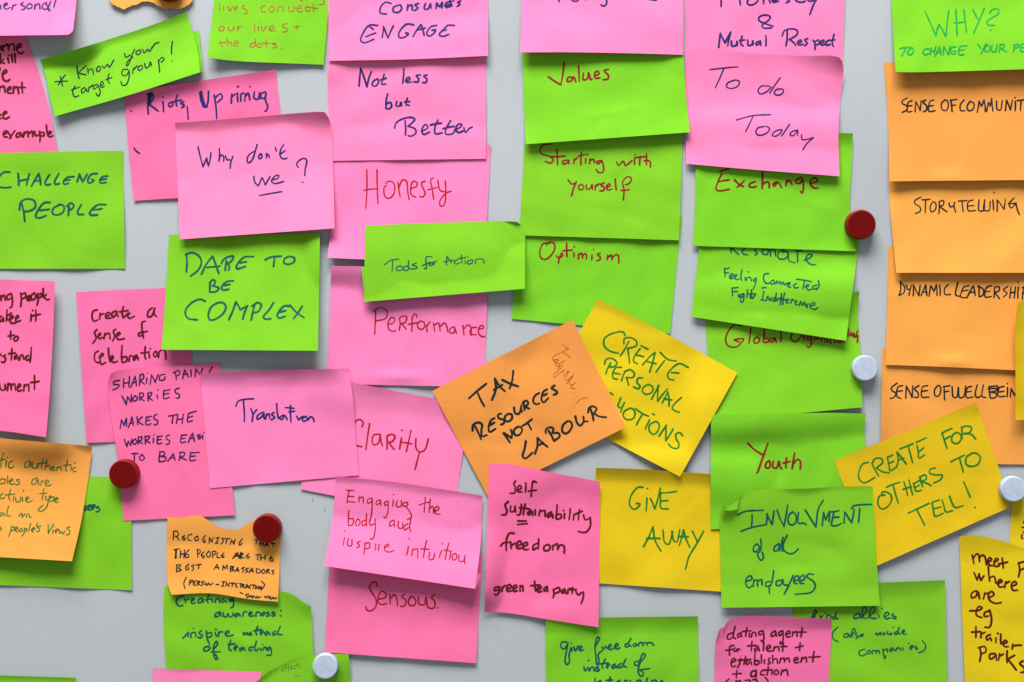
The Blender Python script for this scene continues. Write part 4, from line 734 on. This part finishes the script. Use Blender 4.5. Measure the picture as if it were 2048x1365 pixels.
note(col='yellow', ink='brown', pen=4.6, c=[(1919, 1074), (2160, 1130), (2170, 1410), (1932, 1410)], e={'t': [(1945, 1071), (2000, 1081), (2050, 1098)], 'l': [(1924, 1220)]}, l=4, t=(4, 2),
     label='yellow upright note at the right edge about trailer parks in brown',
     x=[(1700, 1023, "975,350 990,420|985,375 1010,340 1025,345 1035,405|1035,370 1055,350 1075,360 1090,430|1100,410 1130,385 1115,370 1100,395 1115,430 1145,435|1150,410 1185,385 1170,375 1150,400 1160,440 1195,435|1215,375 1225,455|1185,420 1260,405"),
        (1700, 1023, "1345,410 1355,470 1345,525|1345,415 1395,405 1395,450 1355,470"),
        (1700, 1023, "990,490 1015,550|1015,550 1030,500|1030,500 1045,555|1045,555 1070,515|1105,440 1115,560|1115,530 1150,520 1165,575|1185,575 1215,560 1200,545 1180,570 1195,605 1225,600|1235,610 1245,560|1245,575 1275,560|1290,600 1330,580 1315,560 1290,585 1300,630 1340,630"),
        (1700, 1023, "1010,635 975,650 970,690 1005,680 1020,640 1035,700|1065,700 1075,650|1075,665 1100,650|1110,690 1150,665 1130,640 1105,665 1115,710 1160,735 1210,728"),
        (1700, 1023, "958,795 1030,790 1055,770 1030,760 1010,790 1010,830 1055,850|1110,795 1075,810 1075,840 1110,835|1115,790 1130,860 1115,925 1075,925"),
        (1700, 1023, "1005,920 1005,1010|970,965 1040,960|1045,1010 1050,965|1050,980 1080,965|1120,985 1090,1000 1095,1030 1120,1010 1130,1035|1165,1010 1165,1050|1180,975 1183,978|1205,980 1205,1060|1220,1060 1255,1045 1240,1030 1220,1050 1235,1080 1265,1080|1295,1100 1300,1060|1300,1075 1330,1070 1370,1070"),
        (1700, 1023, "1035,1085 1045,1140 1035,1200|1025,1090 1075,1080 1085,1120 1045,1140|1155,1135 1115,1145 1120,1180 1155,1160 1165,1140 1170,1190|1185,1190 1195,1135|1195,1155 1225,1140|1255,1115 1255,1210|1315,1150 1260,1180|1260,1180 1330,1270|1380,1195 1355,1215 1395,1255 1385,1285 1360,1285")])
note(col='yellow', ink='green', pen=4, c=[(1668, 922), (1952, 805), (2022, 1014), (1745, 1136)], e={'r': [(1972, 862), (1996, 932)], 't': [(1800, 868)], 'l': [(1694, 990)]}, b=(6, 3), t=(2, 2), g=[(.5, .16, .6, .05, -2.2)],
     label='yellow note at a slant reading CREATE FOR OTHERS TO TELL! in green',
     x=[(1640, 780, "385,580 345,590 315,640 312,710 350,742 440,700|420,600 445,650 470,690|415,590 440,550 490,550 500,580 455,620|450,625 500,655 555,662|580,520 535,540|540,550 550,600 560,645 605,620|545,590 590,570|610,620 625,560 615,500|615,500 650,540 690,595|620,565 670,545|640,472 745,430|705,450 720,510 740,583|770,420 850,382|775,445 785,500 790,545 835,520|785,500 830,460"),
        (1640, 780, "975,350 995,410 1015,470|975,345 1055,308|995,395 1040,370|1085,340 1055,370 1055,415 1090,430 1125,400 1120,355 1085,340|1130,300 1135,350 1135,390|1130,300 1170,290 1210,300 1195,340 1150,350|1150,350 1205,355 1245,395"),
        (1640, 780, "520,840 475,850 462,900 480,945 515,950 565,900 570,850 540,820 500,815 490,840|530,778 640,738|585,770 605,840 625,905|670,735 700,845|710,720 740,840|665,795 730,775|745,745 770,810 810,800|750,750 800,720|760,780 795,760|800,700 820,775|790,700 840,680 850,710 815,730|820,735 890,765|920,625 880,635 875,665 930,680 975,680 965,715 905,745"),
        (1640, 780, "1045,575 1155,522|1115,550 1130,605 1145,660|1215,505 1170,540 1165,590 1200,612 1260,595 1280,540 1250,508 1215,505"),
        (1640, 780, "705,985 790,945 875,905|775,960 805,1020 835,1082|900,895 955,878|895,905 905,960 920,1010 985,985|905,950 965,935|975,880 990,930 1005,975 1060,965|1035,850 1055,905 1080,940 1145,925|1148,735 1175,800 1200,858|1236,938 1242,940")])
note(col='yellow', c=[(2036, 607), (2260, 600), (2250, 846), (2031, 840)], e={'l': [(2031, 640), (2031, 740)], 't': [(2050, 600)]}, l=24, b=(6, 6),
     label='yellow note only just in the picture at the right edge, standing off the orange notes')
note(col='green', ink='teal', pen=3.4, c=[(1584, 1172), (1890, 1161), (1895, 1400), (1592, 1400)], e={'r': [(1892, 1260)]}, t=(4, 5), tv=.14,
     label='green note reading find allies (also inside companies) in teal script',
     x=[(1380, 1023, "985,850 1010,800 1000,785 985,820 970,852|965,848 1000,845|1035,835 1045,850 1060,830|1080,815 1083,818|1090,850 1095,830 1120,830 1125,850|1155,838 1135,850 1150,862 1170,845|1168,805 1160,850 1185,862"),
        (1380, 1023, "1350,815 1315,830 1310,855 1345,850 1360,820 1365,855|1370,850 1410,790 1395,760 1375,800 1385,850 1410,855|1420,850 1475,790 1465,760 1435,800 1440,850 1490,855|1505,830 1510,850|1530,775 1535,778|1550,845 1590,820 1575,805 1550,830 1565,858 1600,850|1625,815 1610,830 1645,845 1640,858 1615,852"),
        (1380, 1023, "1180,925 1140,970 1145,1020 1185,1042|1260,975 1230,985 1230,1005 1260,1000 1268,980 1275,1003|1280,1000 1320,950 1305,935 1290,970 1295,1005|1330,970 1320,985 1345,1000 1325,1015|1365,985 1355,998 1375,995 1385,982 1365,985"),
        (1380, 1023, "1480,985 1490,970 1500,990 1520,965 1525,990|1545,965 1540,990 1560,975|1580,960 1570,975 1590,985|1595,980 1605,970 1600,988 1615,975|1620,925 1625,928|1650,960 1630,975 1640,985 1665,970|1670,930 1660,970 1680,980|1695,970 1715,955 1705,948 1692,965 1705,980 1730,978"),
        (1380, 1023, "1395,1100 1355,1115 1350,1140 1375,1155 1405,1140|1430,1110 1410,1125 1425,1140 1445,1120 1430,1110|1455,1140 1460,1110 1480,1115 1485,1135|1490,1115 1505,1110 1515,1135|1540,1100 1545,1140 1555,1180 1565,1150|1545,1110 1575,1100 1575,1125|1620,1090 1595,1100 1600,1120 1625,1100 1635,1115|1645,1110 1655,1090 1675,1095 1680,1110|1695,1090 1700,1108|1745,1055 1748,1058|1755,1095 1785,1080 1770,1072 1755,1090 1770,1105|1805,1075 1795,1090 1820,1095 1805,1105|1855,1035 1880,1070 1870,1110 1825,1130")])
note(col='rose', ink='brown', pen=4, c=[(1436, 1268), (1664, 1238), (1655, 1420), (1430, 1420)], e={'t': [(1441, 1257), (1449, 1255), (1453, 1246), (1464, 1238), (1490, 1233), (1560, 1234)], 'l': [(1431, 1290)]}, t=(3, 8), tv=.2, k={'tl': (8, 90)},
     label='pink note at the bottom edge reading dating agent for talent and establishment',
     x=[(1380, 1023, "345,970 305,985 300,1020 330,1015 350,985|360,920 345,1000 365,1020|410,970 380,985 385,1010 410,985 415,1005|455,930 445,1000|420,960 490,955|475,975 475,1005|490,1005 500,970 525,970 525,1000|580,955 550,965 555,990 580,975|585,955 590,1010 580,1040 565,1030"),
        (1380, 1023, "680,955 650,975 650,1000 680,985 685,960 690,1000|735,955 710,970 715,995 740,975|742,955 745,1000 735,1050 720,1060 720,1040|765,985 800,970 790,955 765,975 775,1005 800,1000|815,1000 820,960|820,975 850,960 855,1000|895,930 885,1005|865,965 930,965"),
        (1380, 1023, "350,1070 320,1080 315,1150|285,1110 350,1100|360,1090 345,1105 358,1120 375,1100|380,1120 380,1098 400,1105"),
        (1380, 1023, "495,1040 490,1115|460,1075 535,1070|548,1080 515,1100 520,1120 548,1095 555,1118|588,1045 585,1115|610,1100 645,1085 630,1070 610,1090 620,1115 650,1115|665,1115 675,1080|675,1090 705,1080 710,1115|745,1050 740,1120|725,1080 775,1080"),
        (1380, 1023, "880,1050 875,1115|840,1090 905,1075"),
        (1380, 1023, "330,1210 365,1190 350,1175 330,1200 335,1240 365,1235|405,1175 395,1220 378,1250|445,1160 430,1225|385,1190 470,1185|485,1180 450,1200 455,1225 485,1200 492,1225|520,1130 515,1225|515,1195 550,1195 545,1220 515,1225|570,1145 570,1215|595,1185 595,1215|640,1170 625,1185 640,1215 620,1220|660,1150 660,1215|660,1190 690,1175 700,1215|715,1210 725,1170|725,1185 750,1170 755,1205|760,1185 785,1170 795,1205|830,1190 865,1180 850,1165 830,1185 840,1210 870,1205|885,1205 895,1165|895,1180 925,1165 930,1205|990,1120 980,1205|945,1165 1040,1160"),
        (1380, 1023, "375,1270 370,1330|340,1300 410,1295"),
        (1380, 1023, "525,1270 490,1285 490,1320 520,1310 530,1275|530,1275 525,1330 505,1350|590,1265 565,1285 565,1305 595,1305|625,1240 615,1310|595,1270 660,1265|655,1275 655,1305|690,1265 670,1285 685,1305 710,1285 690,1265|725,1310 735,1265|735,1280 770,1265 782,1310"),
        (1380, 1023, "310,1340 280,1370 285,1400|370,1350 360,1395|375,1365 400,1350 400,1395|440,1350 480,1350 470,1390|500,1345 540,1350 510,1390|600,1325 625,1365 590,1400")])
note(col='green', ink='teal', pen=4, c=[(1449, 1008), (1745, 973), (1760, 1212), (1443, 1216)], e={'t': [(1452, 1021), (1473, 1019), (1478, 1000), (1492, 986), (1520, 980), (1600, 978), (1680, 974)], 'l': [(1440, 1032), (1440, 1080)], 'r': [(1751, 1090)]}, b=(11, 13), t=(6, 5), tv=.14, k={'tl': (13, 95)}, fold=[(1449, 1021), (1479, 999), (1474, 1020)],
     label='green note reading INVOLVMENT of all employees, its top left corner folded back',
     x=[(1340, 800, "540,920 600,892 745,882|655,915 655,970 650,1018|567,1050 650,1020 775,995|775,910 775,945 770,985|775,910 815,995|815,995 830,885|855,880 880,950 910,1010|910,1010 940,835|980,895 950,920 945,980 970,1000 1000,985 1005,920 980,895|1025,900 1025,985 1070,985 1090,1000|1080,880 1120,945 1165,1015|1165,1015 1185,870 1225,800|1215,1005 1225,900|1225,900 1245,960|1245,960 1275,890|1275,890 1270,975|1310,895 1295,960 1290,1000 1330,1005 1370,985|1300,940 1350,935|1290,895 1350,885|1390,985 1395,895|1400,900 1450,980|1450,980 1470,870|1450,870 1465,848 1530,838 1610,835|1515,870 1510,925 1505,980"),
        (1340, 800, "695,1150 670,1170 668,1210 690,1212 715,1180 695,1150|725,1110 728,1180 715,1215 700,1225 710,1265 730,1283 745,1260 735,1215"), (1340, 800, "870,1150 835,1175 830,1205 855,1205 875,1160|875,1155 878,1210|902,1098 890,1160 900,1212|935,1082 905,1150 910,1200 950,1228 985,1225 1025,1190"),
        (1380, 1023, "450,560 495,540 485,515 455,530 445,580 470,612 500,590|505,600 510,545|510,560 535,545 540,600|540,560 570,545 575,590|640,560 605,570 605,600 640,590|668,475 655,560 640,600|632,610 635,658|720,550 690,560 690,590 720,590 735,560 720,550|740,545 750,585 780,590|825,510 790,590 750,665|830,560 870,540 860,515 835,530 830,570 860,580|875,560 915,540 905,510 880,530 880,575 910,575|985,505 950,500 930,520 985,560 1000,600 970,645 838,663")])
note(col='green', ink='teal', pen=4, c=[(328, 1174), (622, 1213), (630, 1410), (338, 1410)], e={'t': [(440, 1181), (556, 1182), (586, 1190), (608, 1206)], 'l': [(327, 1250)], 'r': [(624, 1250)]}, b=(3, 3), t=(0, 2), k={'tr': (8, 100)},
     label='green note reading Creating awareness: inspire instead of teaching in teal script',
     x=[(300, 1000, "270,765 225,780 210,820 235,850 265,840|275,790 285,825|285,800 315,790|330,810 355,795 345,785 328,800 335,828 365,820|410,785 385,800 390,825 415,810 420,785 425,822|470,760 455,800 465,825|440,800 500,790|495,795 500,820|520,820 525,795 550,790 555,820|590,790 570,800 575,820 600,805 610,820|655,790 635,795 640,815 655,800|665,790 665,850 645,865"),
        (300, 1000, "555,895 525,910 520,935 550,925 560,895 570,930|585,900 590,935 615,930 620,905 635,935 660,925 665,900|700,905 675,920 685,935 710,910 720,930|740,930 750,895 775,895|790,920 815,905 805,895 790,910 800,930 830,925|845,930 850,900 875,900 885,928|895,920 920,905 910,897 895,910 905,928|945,895 930,905 955,915 945,930 925,925|990,895 970,905 1000,915 990,928 970,925|1040,925 1045,928|1045,885 1048,888"),
        (300, 1000, "262,1106 292,1075 308,1056|308,1056 302,1096|345,1025 348,1028|325,1100 330,1065 360,1060 365,1095|410,1045 390,1065 420,1085 400,1103 380,1095|450,1050 455,1100 475,1155|455,1070 490,1060 490,1090 465,1098|520,1060 530,1090|525,1035 528,1038|545,1090 550,1052|550,1070 566,1053 584,1056|600,1075 635,1055 620,1045 600,1065 615,1088 665,1080"),
        (300, 1000, "745,1060 750,1078 775,1060 780,1080 800,1062|810,1055 800,1065 815,1078 800,1082|860,1010 845,1060 855,1080|830,1045 890,1035|880,1068 905,1055 895,1045 880,1060 890,1080|940,1050 915,1065 925,1080 950,1060 960,1080|1000,1050 980,1065 985,1080 1010,1070|1040,1010 1020,1070 1055,1078"),
        (300, 1000, "470,1170 435,1180 430,1205 460,1205 480,1180 470,1170|505,1195 540,1150 530,1130 510,1160 505,1220 525,1275 540,1270 520,1230|490,1215 565,1215"),
        (300, 1000, "645,1120 630,1190 650,1205|625,1155 680,1150|670,1190 700,1175 690,1165 670,1185 685,1205|750,1180 715,1190 720,1208 750,1190 760,1205|820,1175 790,1185 795,1205 815,1200|850,1130 835,1195 850,1205 865,1190|880,1185 885,1205|900,1155 902,1158|900,1200 910,1180 925,1178 930,1200|960,1175 940,1185 945,1205 965,1185 965,1240 930,1240")])
note(col='pink', c=[(305, 1338), (522, 1344), (520, 1440), (304, 1440)], t=(2, 2),
     label='pink note of which only the top strip shows along the bottom edge')
note(col='green', c=[(-150, 1347), (152, 1356), (154, 1440), (-150, 1440)], t=(2, 2),
     label='green note of which only the top strip shows at the bottom left corner')
note(col='green', ink='pencil', pen=1.25, c=[(500, 1374), (697, 1309), (712, 1480), (480, 1500)], e={'t': [(540, 1343), (590, 1319), (645, 1309)], 'r': [(702, 1365)]}, t=(7, 2), tv=.3, 
     label='green note with a rounded top edge under the lower white magnet, faint pencil word',
     x=[('w', 'effects', 563, 1344, 603, 1335, 7, 6), ('w', '-', 585, 1352, 600, 1358, 6, 0)])
note(col='orange', ink='black', pen=2.7, c=[(335, 1034), (563, 1042), (556, 1204), (343, 1190)], e={'t': [(348, 1034), (360, 1037), (378, 1033), (397, 1030), (415, 1040), (428, 1049), (437, 1055), (450, 1058), (475, 1060), (490, 1052), (505, 1042), (530, 1035), (548, 1037)], 'l': [(333, 1110), (335, 1165)], 'b': [(420, 1187), (500, 1199)]}, torn={'t': .8}, b=(6, 10), k={'bl': (6, 50)},
     label='small torn orange note in black capitals about the best ambassadors, under a red magnet',
     x=[(300, 1000, "190,255 185,320|185,255 215,250 225,285 200,295|205,290 235,322|275,285 258,300 270,325 282,308 262,300|335,275 305,285 305,320 328,325|380,290 360,300 360,325 385,320 380,290|445,285 425,305 425,335 440,340 438,318|470,345 475,300|475,300 495,340|495,340 505,300|545,305 530,345|525,305 555,300|520,348 545,345|592,305 570,312 590,325 565,355|615,315 605,350|600,312 640,308|640,355 650,320|650,320 670,355|670,355 680,315|737,310 712,350 715,365 737,345"),
        (300, 1000, "835,320 870,318|850,320 845,355|880,330 875,365|905,340 900,370|878,350 905,350|915,370 935,345 945,372|920,362 945,360|965,345 1000,350|985,350 980,375"),
        (300, 1000, "190,400 235,390|205,395 200,470|212,395 210,468|245,405 240,465|275,400 270,465|242,435 275,430|310,400 285,430 285,460 310,455 305,435 290,437"),
        (300, 1000, "378,395 382,460|375,400 400,400 395,430 380,432|430,415 410,440 425,465 435,450 412,442|470,410 450,435 465,460 485,435 470,410|500,410 500,465|498,412 525,412 518,438 500,440|540,420 535,460 560,462|590,425 570,445 580,465 592,450 572,447"),
        (300, 1000, "660,470 700,420|700,420 710,470|670,450 720,445|680,430 730,470|725,420 720,470|720,425 745,430 725,450 755,468|790,430 768,450 780,470 795,455 770,450|665,460 735,435"),
        (300, 1000, "845,440 880,436|862,440 858,480|885,445 882,485|920,440 918,480|882,465 920,460|975,450 955,470 965,490 985,485 980,470 958,470"),
        (300, 1000, "215,520 210,575|210,522 245,520 225,545|225,545 250,560 210,575|310,515 285,535 290,560 310,550 300,535|355,520 330,530 350,545 335,568|368,522 412,515|392,525 385,552"),
        (300, 1000, "510,555 535,515|535,515 550,555|520,540 548,540|580,560 585,525|585,525 600,550|600,550 615,520|615,520 618,555|645,530 640,570|642,532 670,535 650,550|650,550 672,562 640,572|680,575 700,540|700,540 710,578|688,562 710,562|755,540 730,548 750,560 735,580|788,545 762,555 780,568 762,582|790,580 815,545|815,545 825,580|798,568 825,568|850,550 848,580|848,550 880,560 875,585 850,582|905,555 890,575 905,588 920,570 905,555|935,555 930,590|935,557 955,560 938,572 960,590|990,562 970,568 990,580 975,595"),
        (300, 1000, "290,620 270,665 280,712|320,640 312,685|318,642 345,645 320,665|370,645 350,655 348,682 368,680|350,665 365,662|380,650 378,685|378,650 400,652 382,668|385,668 402,685|430,650 410,658 425,670 410,685|445,660 435,675 448,682 455,668|460,685 468,662|468,662 480,682|480,682 505,665|528,676 550,678"),
        (300, 1000, "590,655 580,690|575,655 605,655|570,690 592,690|605,690 612,660|612,660 628,692|628,692 635,662|645,665 680,668|660,668 655,695|700,668 682,680 690,698 700,695|715,668 735,672|725,672 720,700|735,672 732,702|735,675 755,680 738,690 758,705|762,705 775,675|775,675 785,705|768,695 785,695|805,680 790,695 803,708|815,680 840,682|828,682 822,710|845,685 840,712|860,688 850,705 865,710 868,692|872,712 878,690|878,690 885,712|885,712 892,690|890,650 915,680 885,722"),
        (300, 1000, "720,740 745,752"),
        (300, 1000, "785,750 762,760 785,775 768,785|790,760 795,780 808,762 815,785|825,765 820,785|835,770 845,785 858,768 862,785 885,772|915,770 925,785 935,768|930,775 950,770 945,790|960,772 965,795 985,775|985,775 990,795 1005,780|1005,780 1018,800")])

MAGNETS = [  # face centre x, y, radius, height, colour, label
    (1723, 449, 29.5, 27, 'red', 'red round magnet on the right edge of the Exchange note'),
    (246, 949, 29, 27, 'red', 'red round magnet at the left edge of the SHARING PAIN note'),
    (533, 1058, 28.5, 25, 'red', 'red round magnet on the torn orange note'),
    (335, -29, 29, 27, 'red', 'red round magnet cut off by the top edge on the orange scrap'),
    (1731, 737, 26, 20, 'white', 'white round magnet on the right edge of the Global Organisation note'),
    (650, 1334, 25.5, 20, 'white', 'white round magnet at the bottom, below the Sensous note'),
    (2028, 979, 26, 20, 'white', 'white round magnet at the right edge, beside CREATE FOR OTHERS TO TELL'),
]

# ------------------------------------------------------------------ the board
def box(name, x0, x1, y0, y1, z0, z1, mat, parent=None, origin=(0, 0, 0)):
    v = [(x, y, z) for x in (x0, x1) for y in (y0, y1) for z in (z0, z1)]
    f = [(0, 1, 3, 2), (4, 6, 7, 5), (0, 4, 5, 1), (2, 3, 7, 6), (0, 2, 6, 4), (1, 5, 7, 3)]
    return mesh_obj(name, v, f, mat, parent, origin, False)
BOARD = board_material()
board = box('whiteboard', -1.2, 1.2, 0.0, 0.018, ZC - 0.75, ZC + 0.75, BOARD)
tag(board, 'pale grey enamelled whiteboard carrying all the sticky notes', 'whiteboard')
board['kind'] = 'structure'
del board['category']
class Flat:   # lets a pen mark lie straight on the board
    pass
mark_mat = ink_material('faint_board_mark', (118, 122, 124))
def board_mark(strokes, width):
    V = []; F = []
    for st in strokes:
        p = smooth(st); n = len(p)
        t = np.gradient(p, axis=0); t /= np.maximum(np.linalg.norm(t, axis=1), 1e-6)[:, None]
        nr = np.stack([-t[:, 1], t[:, 0]], 1); w = width / 2 * np.sin(np.linspace(0.25, 2.9, n))[:, None]
        b = sum(len(x) for x in V)
        q = np.vstack([p + nr * w, p - nr * w])
        V.append(Wv(q[:, 0], q[:, 1], np.full(len(q), 0.2)))
        F += [(b + i, b + i + 1, b + n + i + 1, b + n + i) for i in range(n - 1)]
    o = mesh_obj('pen_mark', np.vstack(V), F, mark_mat, board)
for s_ in ("1778,1180 1780,1200 1784,1222", "1870,1260 1872,1285 1888,1298", "1905,1262 1910,1266", "1878,1310 1882,1313"):
    board_mark([np.array([180, 700]) + parse(s_)[0] / 3.992], 1.3)
board_mark([np.array([[1529.5, 1218], [1531, 1222], [1530, 1226.]])], 1.4)
board_mark([np.array([[398, 23.6], [399.5, 24.4]])], 2.0)

# ------------------------------------------------------------------ build the notes
GROUP = 'sticky notes on the whiteboard'
for n in NOTES:
    sh = Sheet(n)
    root = empty('sticky_note', sh.origin)
    tag(root, n['label'], 'sticky note', GROUP)
    mat = PAPER[n['col']]
    if 'flap' in n:                                     # the other half of a folded note peeps out behind
        q = dict(c=n['flap'], b=(1, 1), seed=n['seed'] + 90, wr=.1)
        fl = Sheet(q); fl.h = np.maximum(fl.h, 2.5); fl.origin = sh.origin
        fl.h = fl.h + np.linspace(0, 3, NV)[:, None]
        o = fl.build('back_flap', mat, root); fl.stamp()
        sh = Sheet(n)
        root.location = sh.origin
        for vtx in o.data.vertices:
            vtx.co = [vtx.co[i] + fl.origin[i] - sh.origin[i] for i in range(3)]
    sh.build('sheet', mat, root)
    for e in n.get('x', []):
        st = word_strokes(*e[1:]) if e[0] == 'w' else trace_strokes(*e)
        sh.write(st, n['pen'], INK[n['ink']], root)
    if 'thin' in n:
        ik, wd, e = n['thin']
        sh.write(trace_strokes(*e), wd, INK[ik], root)
    if 'fold' in n:
        f = n['fold']
        u, v = sh.locate(np.array(f, float)); P, h = sh.grid_at(u, v)
        h = h + np.array([5.0, 1.0, 6.5])
        V = Wv(np.array([p[0] for p in f], float), np.array([p[1] for p in f], float), h)
        V = np.vstack([V, V + np.array([0, 0.0001, 0])])
        o = mesh_obj('folded_corner', V, [(0, 2, 1), (3, 4, 5), (0, 1, 4, 3), (1, 2, 5, 4), (2, 0, 3, 5)], mat, root, sh.origin, False)
    if 'tab' in n:                                      # a bent tip showing beside the edge
        hc = float(sh.h[-1, -1])
        V = Wv(*[np.array([p[i] for p in n['tab']], float) for i in (0, 1)], hc + np.array([p[2] for p in n['tab']], float))
        V = np.vstack([V, V + np.array([0, 0.0001, 0])])
        mesh_obj('folded_corner', V, [(0, 2, 1), (3, 4, 5), (0, 1, 4, 3), (1, 2, 5, 4), (2, 0, 3, 5)], mat, root, sh.origin, False)
    sh.stamp()

# ------------------------------------------------------------------ magnets
MAG = {'red': plastic_material('red_plastic', (128, 4, 4), 0.5, 0.2), 'white': plastic_material('white_plastic', (176, 187, 206), 0.6, 0.2)}
MAGF = {'red': plastic_material('red_plastic_face', (100, 0, 0), 0.7, 0.1), 'white': plastic_material('white_plastic_face', (176, 187, 206), 0.7, 0.15)}
def lathe(name, prof, cx, cy, mat, parent, origin, seg=72, close=True):
    V = []; F = []
    for r, h in prof:
        for k in range(seg):
            a = 2 * math.pi * k / seg
            V.append((cx + r * S * math.cos(a), -h * S, cy + r * S * math.sin(a)))
    for i in range(len(prof) - 1):
        for k in range(seg):
            a, b = i * seg + k, i * seg + (k + 1) % seg
            F.append((a, a + seg, b + seg, b))
    if close: F.append(tuple((len(prof) - 1) * seg + k for k in range(seg - 1, -1, -1)))
    return mesh_obj(name, V, F, mat, parent, origin)
for x, y, r, ht, col, label in MAGNETS:
    ht *= 0.85
    base = float(max(sample(raster, np.array([x + dx]), np.array([y + dy]))[0] for dx in (-18, 0, 18) for dy in (-18, 0, 18))) + 0.5
    cx, _, cy = W(x, y, base + ht)
    root = empty('round_magnet', (cx, -base * S, cy))
    tag(root, label, 'magnet', 'round magnets on the whiteboard')
    o = (cx, -base * S, cy)
    rr = r * (1 - (base + ht) / DIST)
    lathe('housing', [(rr - 1.5, base), (rr, base + 1.5), (rr, base + ht * .5), (rr - .1, base + ht - 3), (rr - .6, base + ht - 1.3), (rr - 1.6, base + ht - .4), (rr - 3, base + ht)], cx, cy, MAG[col], root, o, close=False)
    lathe('face', [(rr - 3, base + ht), (rr - 3.6, base + ht), (rr - 6, base + ht), (rr * .4, base + ht), (1, base + ht)], cx, cy, MAGF[col], root, o)
